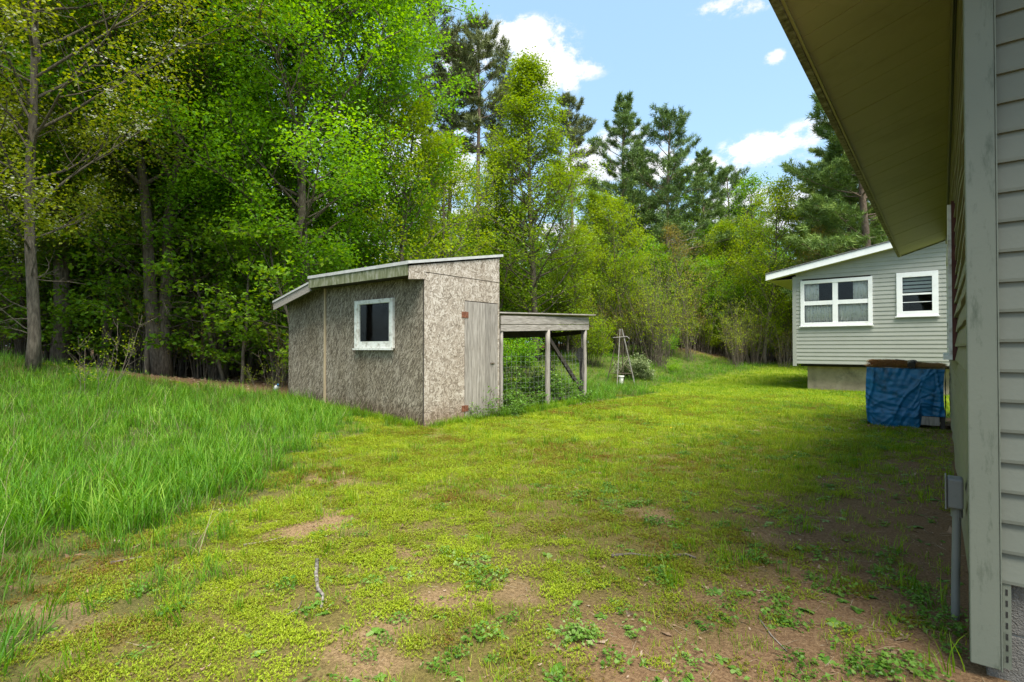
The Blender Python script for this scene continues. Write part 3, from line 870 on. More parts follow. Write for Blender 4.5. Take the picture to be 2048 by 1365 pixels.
def curtain(part, x0, x1, z0, z1, ydep, amp=.02, per=.07):
    n = int((x1 - x0) / per * 6) + 2
    xs = np.linspace(x0, x1, n)
    ph = np.cumsum(.7 + .6 * vnoise(xs, xs * 0, .1, 12))
    ys = ydep + amp * np.sin(ph)
    V = []; 
    for x, yv in zip(xs, ys): V += [(x, yv, z0), (x, yv, z1)]
    Q = [(2 * i, 2 * i + 2, 2 * i + 3, 2 * i + 1) for i in range(n - 1)]
    m = MB(); m.raw(V, Q); o = sub(m, 'curtain', M['curtain'], part, wing, smooth=True)
    md = o.modifiers.new('thickness', 'SOLIDIFY'); md.thickness = .002


w, xs, zs = wing_window(w1x0, w1x1, w1z0, w1z1, 2, 2, .10, .13)
curtain(w, xs[0] - .02, xs[0] + .36, zs[1], zs[2] + .02, WY + .09)
curtain(w, xs[1] + .42, xs[2] + .02, zs[1], zs[2] + .02, WY + .09)
curtain(w, xs[0] - .02, xs[1], zs[0] - .02, zs[1] + .02, WY + .1)
curtain(w, xs[1], xs[2] + .02, zs[0] - .02, zs[1] + .02, WY + .1)
w, xs, zs = wing_window(w2x0, w2x1, w2z0, w2z1, 1, 2, .13, .05)
m = MB(); m.box(xs[0], xs[1], WY - .012, WY - .004, zs[0] + .23, zs[0] + .245); sub(m, 'screen_bar', M['white'], w, wing)
z = zs[2] - .02
while z > zs[1] + .05:
    m = MB(); m.hexa([(xs[0], WY + .07, z - .07), (xs[1], WY + .07, z - .07), (xs[1], WY + .075, z - .07), (xs[0], WY + .075, z - .07),
                      (xs[0], WY + .10, z), (xs[1], WY + .10, z), (xs[1], WY + .105, z), (xs[0], WY + .105, z)])
    sub(m, 'blind_slat', M['blind'], w, wing); z -= .1

# ================================================================== the shed
SXa, SXb, SYa, SYb = SHED
shed = thing('garden_shed', (-6.24, 5.58, 0), 'small weathered strand-board shed with slanting roof, white-framed window and grey plank door', 'shed')
BX = -8.94                      # where the low lean-to begins
rz = lambda y: 2.55 + .18 * (y - 5.245)      # top of the main roof
OH = 5.245
# front (window) wall in OSB: pieces round the window opening
wx0 = None


def on_plane_y(px, py, Y):
    d = ray(px, py); t = Y / d.y
    return d.x * t, EYE + d.z * t


def on_plane_x(px, py, X):
    d = ray(px, py); t = X / d.x
    return d.y * t, EYE + d.z * t


a0, b0 = on_plane_y(713, 602.5, SYa); a1, b1 = on_plane_y(789.5, 597, SYa)
c0 = on_plane_y(713, 696.5, SYa)[1]; c1 = on_plane_y(789.5, 697.5, SYa)[1]
WSX0, WSX1, WSZ1, WSZ0 = a0, a1, (b0 + b1) / 2, (c0 + c1) / 2
T = .014
hz0 = 2.42
for (x0, x1, z0, z1) in ((BX + .002, WSX0 + .05, -.15, rz(SYa) - .03), (WSX1 - .05, SXb - .001, -.15, rz(SYa) - .03), (WSX0 + .05, WSX1 - .05, -.15, WSZ0 + .05), (WSX0 + .05, WSX1 - .05, WSZ1 - .05, rz(SYa) - .03)):
    pass
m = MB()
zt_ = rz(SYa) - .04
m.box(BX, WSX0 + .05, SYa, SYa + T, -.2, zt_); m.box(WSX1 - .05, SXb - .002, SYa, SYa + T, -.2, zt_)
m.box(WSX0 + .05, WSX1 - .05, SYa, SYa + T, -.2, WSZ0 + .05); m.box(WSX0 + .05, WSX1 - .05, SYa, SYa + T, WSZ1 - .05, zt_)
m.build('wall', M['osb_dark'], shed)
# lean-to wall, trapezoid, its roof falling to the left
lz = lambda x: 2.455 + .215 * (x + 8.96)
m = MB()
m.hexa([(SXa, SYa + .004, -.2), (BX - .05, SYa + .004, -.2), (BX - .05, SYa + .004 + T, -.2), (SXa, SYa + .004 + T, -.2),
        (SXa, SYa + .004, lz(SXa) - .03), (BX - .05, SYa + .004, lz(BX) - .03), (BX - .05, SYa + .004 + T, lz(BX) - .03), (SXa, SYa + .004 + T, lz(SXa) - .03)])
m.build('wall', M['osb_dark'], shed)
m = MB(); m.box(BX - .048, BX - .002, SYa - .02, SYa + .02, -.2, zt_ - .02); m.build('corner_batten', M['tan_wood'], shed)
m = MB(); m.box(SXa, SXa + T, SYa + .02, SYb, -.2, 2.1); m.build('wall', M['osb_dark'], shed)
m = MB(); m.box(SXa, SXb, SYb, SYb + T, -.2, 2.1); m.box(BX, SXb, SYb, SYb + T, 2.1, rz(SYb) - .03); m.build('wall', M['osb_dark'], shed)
# door wall (faces the lawn): OSB around the door
dy0, dzt = on_plane_x(928, 602.5, SXb)
dy1 = on_plane_x(993.5, 610, SXb)[0]
seam = on_plane_x(844, 543, SXb)[1]
DT = .016
m = MB(); m.box(SXb, SXb + DT, SYa - .004, dy0 - .004, -.03, seam - .012); m.build('wall_sheet', M['osb'], shed)
m = MB(); m.box(SXb, SXb + DT, dy0 - .002, SYb, dzt + .012, seam - .012); m.build('wall_sheet', M['osb'], shed)
m = MB(); m.box(SXb, SXb + DT, dy1 + .003, SYb, -.03, dzt + .008); m.build('wall_sheet', M['osb'], shed)
m = MB(); m.hexa([(SXb, SYa - .004, seam), (SXb + DT, SYa - .004, seam), (SXb + DT, SYb, seam), (SXb, SYb, seam),
                  (SXb, SYa - .004, rz(SYa) - .07), (SXb + DT, SYa - .004, rz(SYa) - .07), (SXb + DT, SYb, rz(SYb) - .07), (SXb, SYb, rz(SYb) - .07)])
m.build('gable_sheet', M['osb'], shed)
m = MB(); m.hexa([(SXb + .001, OH + .02, rz(OH) - .27), (SXb + DT, OH + .02, rz(OH) - .27), (SXb + DT, SYa - .006, rz(SYa) - .30), (SXb + .001, SYa - .006, rz(SYa) - .30),
                  (SXb + .001, OH + .02, rz(OH) - .07), (SXb + DT, OH + .02, rz(OH) - .07), (SXb + DT, SYa - .006, rz(SYa) - .07), (SXb + .001, SYa - .006, rz(SYa) - .07)])
m.build('eave_end_sheet', M['osb'], shed)
m = MB(); m.box(SXb - .012, SXb + .002, SYa - .012, SYa - .003, -.15, rz(SYa) - .3); m.build('corner_trim', M['dark_wood'], shed)
m = MB(); m.box(SXb - .05, SXb - .004, SYa + .02, SYb, -.2, rz(SYa) - .2); m.build('door_wall_frame', M['dark_wood'], shed)
# plank door
edges = [0, .055, .20, .43, .60, .755, 1.0]
dn = thing  # noqa
m = MB(); m.box(SXb + .002, SXb + .006, dy0, dy1, .0, dzt)
door = m.build('door', M['dark_wood'], shed)
for i in range(6):
    ya, yb = dy0 + (dy1 - dy0) * edges[i] + .003, dy0 + (dy1 - dy0) * edges[i + 1] - .003
    m = MB(); zb = -.02 + rs.uniform(-.015, .015)
    m.hexa([(SXb + .007, ya, zb), (SXb + .026, ya, zb), (SXb + .026 + rs.uniform(-.003, .003), yb, zb + .01), (SXb + .007, yb, zb + .01),
            (SXb + .007, ya, dzt - .004), (SXb + .026, ya, dzt - .004), (SXb + .026, yb, dzt - .004), (SXb + .007, yb, dzt - .004)])
    sub(m, 'plank', M['grey_wood'], door, shed, bevel=.002)
for zc in (on_plane_x(927, 630, SXb)[1], on_plane_x(928, 817, SXb)[1]):
    m = MB()
    m.box(SXb + .018, SXb + .022, dy0 - .075, dy0 - .006, zc - .05, zc + .05); m.box(SXb + .028, SXb + .032, dy0 + .006, dy0 + .075, zc - .05, zc + .05)
    m.tube([(SXb + .03, dy0, zc - .055), (SXb + .03, dy0, zc + .055)], .009, 8)
    m.build('hinge', M['rust'], shed)
yl, zl = on_plane_x(982, 727, SXb)
m = MB(); m.box(SXb + .028, SXb + .036, yl - .05, yl + .06, zl - .012, zl + .012); m.tube([(SXb + .034, yl, zl), (SXb + .06, yl, zl)], .008, 8)
m.build('latch', M['weld_dark'], shed)
# window
m = MB(); y0, y1 = SYa - .05, SYa + .02; fr = .085
m.box(WSX0, WSX0 + fr, y0, y1, WSZ0, WSZ1); m.box(WSX1 - fr, WSX1, y0, y1, WSZ0, WSZ1)
m.box(WSX0 + fr, WSX1 - fr, y0, y1, WSZ1 - fr * .8, WSZ1); m.box(WSX0 + fr, WSX1 - fr, y0 - .0, y1, WSZ0, WSZ0 + .05)
w_ = m.build('window', M['white_old'], shed, bevel=.004)
m = MB(); m.box(WSX0 + fr - .005, WSX1 - fr + .005, y0 + .012, y1 - .01, WSZ0 + .052, WSZ0 + .115); m.box(WSX0 + fr, WSX0 + fr + .03, y0 + .02, y1 - .01, WSZ0 + .117, WSZ1 - fr * .8)
m.box(WSX1 - fr - .03, WSX1 - fr, y0 + .02, y1 - .01, WSZ0 + .117, WSZ1 - fr * .8)
sub(m, 'sash', M['white_old'], w_, shed)
m = MB(); m.box(WSX0 - .02, WSX1 + .02, y0 - .025, y0 + .002, WSZ0 - .03, WSZ0 - .001); sub(m, 'window_sill', M['white_old'], w_, shed)
m = MB(); m.box(WSX0 + fr + .031, WSX1 - fr - .031, SYa - .012, SYa - .009, WSZ0 + .117, WSZ1 - fr * .8); sub(m, 'pane', M['glass'], w_, shed)
# a pale board leaning inside, seen through the pane
m = MB(); m.beam((WSX0 + .36, SYa + .4, .6), (WSX0 + .62, SYa + .25, WSZ1 + .1), .34, .02, side=(1, 0, 0)); m.build('inside_board', M['grey_wood'], shed)
m = MB(); m.box(BX + .1, SXb - .06, SYb - .1, SYb - .05, 0, 2.3); m.build('inside_lining', M['dark_room'], shed)
# roofs
m = MB()
m.hexa([(BX - .0, OH, rz(OH) - .045), (SXb + .03, OH, rz(OH) - .045), (SXb + .03, SYb + .1, rz(SYb + .1) - .045), (BX, SYb + .1, rz(SYb + .1) - .045),
        (BX - .0, OH, rz(OH) - .015), (SXb + .03, OH, rz(OH) - .015), (SXb + .03, SYb + .1, rz(SYb + .1) - .015), (BX, SYb + .1, rz(SYb + .1) - .015)])
m.build('roof', M['roof'], shed)
m = MB()
m.hexa([(SXb + .032, OH - .02, rz(OH) - .045), (SXb + .042, OH - .02, rz(OH) - .045), (SXb + .042, SYb + .08, rz(SYb + .08) - .045), (SXb + .032, SYb + .08, rz(SYb + .08) - .045),
        (SXb + .032, OH - .02, rz(OH)), (SXb + .042, OH - .02, rz(OH)), (SXb + .042, SYb + .08, rz(SYb + .08)), (SXb + .032, SYb + .08, rz(SYb + .08))])
m.build('drip_edge', M['drip'], shed)
m = MB(); m.box(BX - .04, SXb + .031, OH - .02, OH - .008, rz(OH) - .05, rz(OH)); m.build('drip_edge', M['drip'], shed)
# eave fascia boards with algae, two lengths
fxm = on_plane_y(753, 540, OH)[0]
for (xa, xb) in ((BX - .03, fxm - .003), (fxm + .003, SXb + .0)):
    m = MB(); m.box(xa, xb, OH - .006, OH + .015, rz(OH) - .215, rz(OH) - .052); m.build('fascia', M['green_board'], shed)
m = MB(); m.hexa([(BX, OH + .017, rz(OH) - .2), (SXb - .01, OH + .017, rz(OH) - .2), (SXb - .01, SYa - .013, rz(OH) - .2), (BX, SYa - .013, rz(OH) - .2),
                  (BX, OH + .017, rz(OH) - .18), (SXb - .01, OH + .017, rz(OH) - .18), (SXb - .01, SYa - .013, rz(OH) - .18), (BX, SYa - .013, rz(OH) - .18)])
m.build('eave_soffit', M['dark_wood'], shed)
LX0 = -10.32
for nm, dz0, dz1, ma, ya, yb in (('lean_to_roof', -.03, 0, M['roof'], OH + .03, SYb + .1), ('lean_to_drip_edge', -.028, .008, M['drip'], OH + .012, OH + .028), ('lean_to_fascia', -.17, -.032, M['grey_wood_y'], OH + .03, OH + .05)):
    m = MB(); xr = BX - .03
    m.hexa([(LX0, ya, lz(LX0) + dz0), (xr, ya, lz(xr) + dz0), (xr, yb, lz(xr) + dz0), (LX0, yb, lz(LX0) + dz0),
            (LX0, ya, lz(LX0) + dz1), (xr, ya, lz(xr) + dz1), (xr, yb, lz(xr) + dz1), (LX0, yb, lz(LX0) + dz1)])
    m.build(nm, ma, shed)

# ================================================================== the pen behind the shed
pen = thing('chicken_run', (-6.3, 9.0, 0), 'open grey timber pen with wire mesh sides joined to the far side of the shed', 'animal pen')
PX0, PX1 = -6.25, -6.38


def px_front(y): return -6.25 - .13 * (y - 7.4) / 3.3


pz1 = lambda y: 1.83 + .035 * (y - 7.4)
for (a, b_, nm) in ((-.155, 0, 'fascia_board'), (-.285, -.167, 'fascia_board')):
    m = MB(); ya, yb = 7.42, 10.72
    m.hexa([(px_front(ya), ya, pz1(ya) + a), (px_front(ya) + .022, ya, pz1(ya) + a), (px_front(yb) + .022, yb, pz1(yb) + a), (px_front(yb), yb, pz1(yb) + a),
            (px_front(ya), ya, pz1(ya) + b_), (px_front(ya) + .022, ya, pz1(ya) + b_), (px_front(yb) + .022, yb, pz1(yb) + b_), (px_front(yb), yb, pz1(yb) + b_)])
    m.build(nm, M['grey_wood_y'], pen, bevel=.003)
m = MB()
for k in range(6):
    xa = px_front(9) + .06 - .26 * k
    m = MB(); m.hexa([(xa - .25, 7.4, pz1(7.4) + .002 - .045 * k), (xa, 7.4, pz1(7.4) + .002 - .045 * (k - 1)), (xa, 10.85, pz1(10.85) - .045 * (k - 1) + .002), (xa - .25, 10.85, pz1(10.85) + .002 - .045 * k),
                      (xa - .25, 7.4, pz1(7.4) + .025 - .045 * k), (xa, 7.4, pz1(7.4) + .025 - .045 * (k - 1)), (xa, 10.85, pz1(10.85) + .025 - .045 * (k - 1)), (xa - .25, 10.85, pz1(10.85) + .025 - .045 * k)])
    if k: m.build('roof_board', M['grey_wood_y'], pen)
    else: m.build('roof_board', M['grey_wood_y'], pen)
for (x, y, w_, zt2) in ((-6.275, 7.47, .07, 1.6), (-6.33, 9.02, .10, 1.62), (-6.40, 10.6, .075, 1.68), (-6.47, 10.62, .07, 1.68)):
    m = MB(); n = 7
    zz = np.linspace(gz(x, y) - .1, zt2, n)
    rg = np.random.RandomState(int(y * 10))
    m.tube([(x + rg.uniform(-.004, .004), y + rg.uniform(-.004, .004) , v) for v in zz], w_ / 2 * 1.08, 10, wob=.05, rng=rg)
    m.build('post', M['grey_wood'], pen, smooth=True)
for (x, y) in ((-7.42, 10.6), (-7.42, 7.5)):
    m = MB(); m.box(x - .05, x + .05, y - .05, y + .05, -.1, 1.5); m.build('back_post', M['dark_wood'], pen)
m = MB(); m.hexa([(-7.47, 7.4, 1.40), (-7.37, 7.4, 1.40), (-7.37, 10.7, 1.52), (-7.47, 10.7, 1.52), (-7.47, 7.4, 1.6), (-7.37, 7.4, 1.6), (-7.37, 10.7, 1.70), (-7.47, 10.7, 1.70)])
m.build('back_beam', M['dark_wood'], pen)
m = MB(); m.beam((-6.38, 10.66, 1.62), (-7.4, 10.66, 1.55), .1, .04, side=(0, 0, 1)); m.build('side_beam', M['dark_wood'], pen)
m = MB(); m.beam((-6.40, 9.1, 1.5), (-6.44, 10.5, .3), .085, .05, side=(0, 1, 1)); m.build('brace', M['dark_wood'], pen)
m = MB(); m.box(-6.47, -6.42, 9.1, 10.55, .12, .2); m.build('bottom_rail', M['dark_wood'], pen)
# hanging black plastic by the end post
V = []
nn = 14
for i in range(nn):
    t = i / (nn - 1); z = 1.25 - 1.0 * t
    off = -.05 - .16 * math.exp(-((t - .16) / .09) ** 2) + .05 * t
    V += [(-6.41, 10.44 + off - .02, z), (-6.45 + .02 * math.sin(t * 9), 10.57, z)]
V = np.array(V)
m = MB(); m.raw(V, [(2 * i, 2 * i + 1, 2 * i + 3, 2 * i + 2) for i in range(nn - 1)])
o = m.build('plastic_sheet', M['black_plastic'], pen); md = o.modifiers.new('thickness', 'SOLIDIFY'); md.thickness = .004
# welded wire mesh on the front, 5 cm squares near, real wires
m = MB()
y = 7.5
while y < 10.55:
    x = px_front(y) + .03; g = gz(x, y)
    m.beam((x - .06, y, g), (x - .06, y, 1.15), .0018, .0018); y += .15
z = .08
while z < 1.16:
    ys_ = np.arange(7.5, 10.6, .31)
    for a, b_ in zip(ys_[:-1], ys_[1:]):
        m.beam((px_front(a) - .03, a, z + .012 * math.sin(a * 5)), (px_front(b_) - .03, b_, z + .012 * math.sin(b_ * 5)), .0018, .0018)
    z += .1
tag(m.build('wire_mesh', M['wire'], pen), kind='stuff')
m = MB()
for k in range(12):
    m.beam((-6.45, 10.62, .1 + k * .1), (-7.4, 10.62, .1 + k * .1), .003, .003)
for k in range(10):
    m.beam((-6.45 - k * .1, 10.62, .0), (-6.45 - k * .1, 10.62, 1.2), .003, .003)
tag(m.build('wire_mesh', M['wire'], pen), kind='stuff')

# ================================================================== garden windmill tower and what stands in it
wmx, wmy = at(1241, 17.3)
wg = gz(wmx, wmy)
wm = thing('garden_windmill', (wmx, wmy, wg), 'thin ornamental garden windmill tower of peeling white metal without its fan', 'garden ornament')
topz = wg + 1.78
ca, sa = math.cos(YAW + .35), math.sin(YAW + .35)
feet = [(wmx + (a * ca - b_ * sa) * .33, wmy + (a * sa + b_ * ca) * .33, 0) for a, b_ in ((-1, -1), (1, -1), (1, 1), (-1, 1))]
tops = [(wmx + (a * ca - b_ * sa) * .035, wmy + (a * sa + b_ * ca) * .035, 0) for a, b_ in ((-1, -1), (1, -1), (1, 1), (-1, 1))]
for i, (f, t) in enumerate(zip(feet, tops)):
    m = MB(); m.beam((f[0], f[1], gz(f[0], f[1]) - .03), (t[0], t[1], topz), .02 if i != 1 else .032, .018); m.build('leg', M['weld'] if i in (0, 1) else M['weld_dark'], wm)


def legp(i, z):
    t = (z - wg) / 1.78
    return tuple(feet[i][k] * (1 - t) + tops[i][k] * t for k in (0, 1)) + (z,)


for z in (wg + .85, wg + .35):
    for i in range(4):
        m = MB(); m.beam(legp(i, z), legp((i + 1) % 4, z), .012, .012); m.build('crossbar', M['weld_dark'], wm)
for i in range(4):
    for (za, zb) in ((.35, .85), (.85, .35)):
        m = MB(); m.beam(legp(i, wg + za), legp((i + 1) % 4, wg + zb), .01, .01); m.build('brace', M['weld_dark'], wm)
m = MB(); c = Vector((wmx, wmy, wg + 1.5)); rt = Vector((ct, st, 0)); fw = Vector((-st, ct, 0))
m.beam(c - rt * .27 - fw * .05, c + rt * .22 + fw * .02 + Vector((0, 0, .04)), .16, .02, side=fw); m.build('platform', M['weld'], wm)
m = MB(); m.beam(c + rt * .2 + Vector((0, 0, .045)), c + rt * .29 - Vector((0, 0, .03)), .02, .015); m.build('platform_hook', M['weld'], wm)
pl_x, pl_y = at(1242, 17.1); pg = gz(pl_x, pl_y)
pot = thing('pale_pail', (pl_x, pl_y, pg), 'pale cream rusty pail with a rim standing under the windmill tower', 'pail')
m = MB(); m.tube([(pl_x, pl_y, pg - .02), (pl_x, pl_y, pg + .26)], [.062, .078], 16); m.build('body', M['white_old'], pot, smooth=False)
m = MB(); m.tube([(pl_x, pl_y, pg + .25), (pl_x, pl_y, pg + .285)], [.1, .1], 16); m.build('rim', M['white_old'], pot)

# ================================================================== tarpaulin-covered wood bin beside the house wall
tb = thing('covered_bin', (-.45, 10.6, 0), 'waist-high wooden bin wrapped in a creased blue tarpaulin against the house wall', 'storage bin')
bxl, bxr, byf, byb, bt = -.99, .03, 10.45, 11.2, .93
g0 = gz(-.5, 10.4)


def tarp_face(fn, nu, nv, name='tarpaulin'):
    V = [fn(i / nu, j / nv) for j in range(nv + 1) for i in range(nu + 1)]
    Q = [(j * (nu + 1) + i, j * (nu + 1) + i + 1, (j + 1) * (nu + 1) + i + 1, (j + 1) * (nu + 1) + i) for j in range(nv) for i in range(nu)]
    m = MB(); m.raw(V, Q); return m


def wrinkle(u, v):
    def crease(a0, b0, c0, w_, h_):      # one ridge along a line a0*u + b0*v = c0
        d_ = a0 * u + b0 * v - c0 + .03 * math.sin(7 * u + 5 * v + c0 * 9)
        return h_ * math.exp(-(d_ / w_) ** 2)
    a = sum(crease(*q) for q in ((.8, -.6, .12, .018, .012), (.85, -.5, .2, .014, .01), (.75, -.66, .30, .02, -.012), (.9, -.4, .38, .012, .008),
                                 (.35, .93, .52, .02, .012), (.30, .95, .60, .016, -.009), (.42, .9, .70, .02, .010), (.25, .97, .43, .022, .012), (.1, 1, .3, .014, .014),
                                 (-.3, .95, .18, .016, .01), (1, .02, .94, .012, .018), (1, .0, .88, .012, -.01), (1, -.05, .03, .012, .02), (.5, .86, .9, .03, .008), (.6, -.8, -.2, .02, .01)))
    b_ = .003 * math.sin(60 * (u * .4 + v) + 3 * math.sin(9 * u))
    c_ = .022 * (float(vnoise(u * 3, v * 3, .5, 77)) - .5) + .008 * (float(vnoise(u * 3, v * 3, .14, 78)) - .5)
    e = .014 * math.sin(60 * (u - .3 * v)) * max(0, v - .6) * (u > .2) * (u < .6)
    return a + b_ + c_ + e


def front(u, v):
    x = bxl + .02 + (bxr - bxl - .03) * u - .02 * math.sin(v * 3)
    lo = g0 - .03
    if u > .71: lo = g0 + .2
    elif u < .12: lo = g0 - .03 + (.12 - u) * .9
    elif u > .64: lo = g0 - .03 + (u - .64) * 1.6
    z = lo + (bt - .01 * u - lo) * v
    belly = .03 * math.sin(math.pi * (1 - v)) * (1 if v < .3 else .6)
    return (x, byf - .012 - belly - wrinkle(u, v) - (.022 if (v < .28 and u < .7) else 0), z)


tarp_face(front, 70, 50).build('tarpaulin', M['tarp'], tb, smooth=True)
m = MB()
tarp_face(lambda u, v: (bxl + .02 - wrinkle(u, v) * .6, byf - .012 + (byb - byf) * u, g0 - .02 + (bt - g0 + .02) * v), 24, 24).build('tarpaulin_side', M['tarp'], tb, smooth=True)
tarp_face(lambda u, v: (bxr - .01 + wrinkle(u, v) * .4, byf - .012 + (byb - byf) * u, g0 + .15 + (bt - g0 - .15) * v), 24, 24).build('tarpaulin_side', M['tarp'], tb, smooth=True)
tarp_face(lambda u, v: (bxl + .01 + (bxr - bxl - .02) * u, byf - .02 + (byb - byf) * v, bt - .004 + .008 * math.sin(9 * u + 4 * v)), 20, 10).build('tarpaulin_top', M['tarp'], tb, smooth=True)
m = MB(); m.box(bxl + .06, bxr - .04, byf + .03, byb - .03, g0 + .12, bt - .03); m.build('body', M['dark_wood'], tb)
m = MB(); m.box(bxl + .70, bxr - .08, byf - .002, byf + .025, g0 + .06, g0 + .19); m.build('front_plank', M['grey_wood'], tb)
m = MB(); m.box(bxr - .07, bxr - .015, byf + .0, byf + .05, g0 - .05, g0 + .3); m.build('leg', M['dark_wood'], tb)
# things lying on the bin
lg = thing('rolled_log', (-.42, 10.6, bt), 'short pale log lying crosswise on top of the blue-wrapped bin', 'log')
m = MB(); rg = np.random.RandomState(3)
m.tube([(-.40 + .03 * i / 5, 10.45 + .45 * i / 5, bt + .085) for i in range(6)], .042, 12, wob=.06, rng=rg)
m.build('bark_body', M['bark_dead'], lg, smooth=True)
m = MB(); m.tube([(-.385, 10.52, bt + .08), (-.39, 10.42, bt + .04)], [.05, .052], 10); m.build('frayed_end', M['dark_wood'], lg)
m = MB(); m.beam((-.62, 10.95, bt + .12), (-.02, 10.98, bt + .04), .09, .022, side=(0, 1, 0))
tag(m.build('dark_board', M['dark_wood']), 'thin dark board lying behind the log on the tarpaulined bin', 'board')

# ------------------------------------------------------------------ loose sticks on the lawn


def stick(pts, r, mat, label, name='fallen_stick'):
    P = [(x, y, gz(x, y) + r * .9 + dz) for x, y, dz in pts]
    rg = np.random.RandomState(len(label))
    n = len(P); rad = np.linspace(r, r * .5, n)
    m = MB(); m.tube(P, rad, 8, wob=.15, rng=rg)
    return tag(m.build(name, mat, smooth=True), label, 'stick')


def gp(px, py):
    Z = F * EYE / (py - 696)
    for _ in range(6):
        x, y = at(px, Z); Z = F * (EYE - gz(x, y)) / (py - 696)
    return at(px, Z)


def stick_px(pp, r, mat, label, lift=None, fork=None):
    pts = []
    for i, (a, b_) in enumerate(pp):
        x, y = gp(a, b_); pts.append((x, y, (lift[i] if lift else 0)))
    return stick(pts, r, mat, label)


stick_px([(636, 1122), (634, 1150), (638, 1180), (649, 1193), (645, 1218)], .012, M['birch_twig'], 'crooked pale peeling stick pointing towards the camera on the moss')
stick_px([(225, 1127), (262, 1120), (287, 1115)], .009, M['twig'], 'short straight dark stick on the moss near the tall grass')
stick_px([(490, 1091), (530, 1085), (569, 1075)], .008, M['bark_dead'], 'thin grey stick lying in bright moss in mid lawn')
stick_px([(1222, 1113), (1262, 1109), (1300, 1114)], .010, M['twig'], 'dark stick half hidden in the weeds right of mid lawn')
stick_px([(1345, 1113), (1370, 1110), (1390, 1117)], .010, M['twig'], 'stubby dark stick lying just right of another in the weeds')
stick_px([(575, 1230), (600, 1215), (607, 1200)], .005, M['twig'], 'very thin forked twig beside the crooked pale stick')
stick_px([(1515, 1235), (1540, 1270), (1570, 1300)], .004, M['bark_dead'], 'long thin straw-coloured twig slanting across bare soil')

# little white bottle at the wood edge left of the shed
bx_, by_ = -11.15, 5.75
bz_ = gz(bx_, by_)
bo = thing('plastic_bottle', (bx_, by_, bz_), 'discarded pale blue-white plastic bottle lying at the wood edge left of the shed', 'bottle')
m = MB(); m.tube([(bx_, by_, bz_ + .06), (bx_ + .1, by_ - .02, bz_ + .14), (bx_ + .16, by_ - .03, bz_ + .19)], [.055, .055, .02], 10); m.build('body', M['white'], bo, smooth=True)
m = MB(); m.tube([(bx_ + .16, by_ - .03, bz_ + .19), (bx_ + .185, by_ - .035, bz_ + .21)], .022, 10); m.build('cap', M['tarp'], bo)

# @@VEGETATION@@
# ------------------------------------------------------------------ growing trees
GA = 2.39996


def nrmz(v):
    return v / (np.linalg.norm(v) + 1e-9)


def polyline(rg, p, d, L, n, wig, trop, tropv=np.array([0, 0, 1.0])):
    pts = [p]; d = nrmz(d)
    for _ in range(n):
        d = nrmz(d + rg.normal(0, wig, 3) + tropv * trop)
        p = p + d * (L / n); pts.append(p)
    return np.array(pts)


def along(P, t):
    f = t * (len(P) - 1); i = min(int(f), len(P) - 2); u = f - i
    return P[i] * (1 - u) + P[i + 1] * u, nrmz(P[i + 1] - P[i])


def sidedir(rg, d, ang, az):
    ref = np.array([0, 0, 1.0]) if abs(d[2]) < .9 else np.array([1.0, 0, 0])
    a = nrmz(np.cross(d, ref)); b = np.cross(d, a)
    return nrmz(d * math.cos(ang) + (a * math.cos(az) + b * math.sin(az)) * math.sin(ang))


def leaves(mb, rg, A, n, spread, size, flat=.55, up=1.0, tint=None, tvar=.22, wid=.38, fold=.25, clump=None):
    """n leaves round every anchor, each a folded four-cornered blade"""
    A = np.asarray(A, float); N = len(A) * n
    C = np.repeat(A, n, 0) + rg.normal(0, 1, (N, 3)) * np.array([spread, spread, spread * flat])
    nor = rg.normal(0, .6, (N, 3)) + np.array([0, 0, up]); nor /= np.linalg.norm(nor, axis=1)[:, None]
    d = rg.normal(0, 1, (N, 3)); d[:, 2] -= .35; d -= nor * (d * nor).sum(1)[:, None]; d /= np.linalg.norm(d, axis=1)[:, None]
    s = np.cross(nor, d)
    L = size * rg.uniform(.6, 1.25, (N, 1)); w = L * wid * rg.uniform(.8, 1.2, (N, 1))
    V = np.stack([C, C + d * L * .45 + s * w + nor * L * fold * .4, C + d * L - nor * L * fold * .5, C + d * L * .45 - s * w + nor * L * fold * .4], 1)
    base = np.repeat(rg.uniform(0, 1, len(A)), n) if clump is None else np.repeat(clump, n)
    t = np.clip((tint if tint is not None else .3) + .35 * base + rg.normal(0, tvar, N) * .6, 0, 1)
    i = np.arange(N)[:, None] * 4
    mb.raw(V.reshape(-1, 3), i + np.arange(4)[None], tint=np.repeat(t, 4))


def needles(mb, rg, A, D, n, length, width, tint=.35, cone=.9):
    A = np.asarray(A, float); D = np.asarray(D, float); N = len(A) * n
    P = np.repeat(A, n, 0) + rg.normal(0, length * .22, (N, 3)); Dn = np.repeat(D, n, 0) + rg.normal(0, cone, (N, 3)) + np.array([0, 0, .25])
    Dn /= np.linalg.norm(Dn, axis=1)[:, None]
    s = np.cross(Dn, rg.normal(0, 1, (N, 3))); s /= np.linalg.norm(s, axis=1)[:, None] + 1e-9
    L = length * rg.uniform(.7, 1.2, (N, 1)); w = width * rg.uniform(.7, 1.3, (N, 1)) / 2
    V = np.stack([P - s * w, P + s * w, P + Dn * L], 1)
    t = np.clip(tint + np.repeat(rg.uniform(-.2, .3, len(A)), n) + rg.normal(0, .12, N), 0, 1)
    i = np.arange(N)[:, None] * 3
    mb.raw(V.reshape(-1, 3), tris=i + np.arange(3)[None], tint=np.repeat(t, 3))


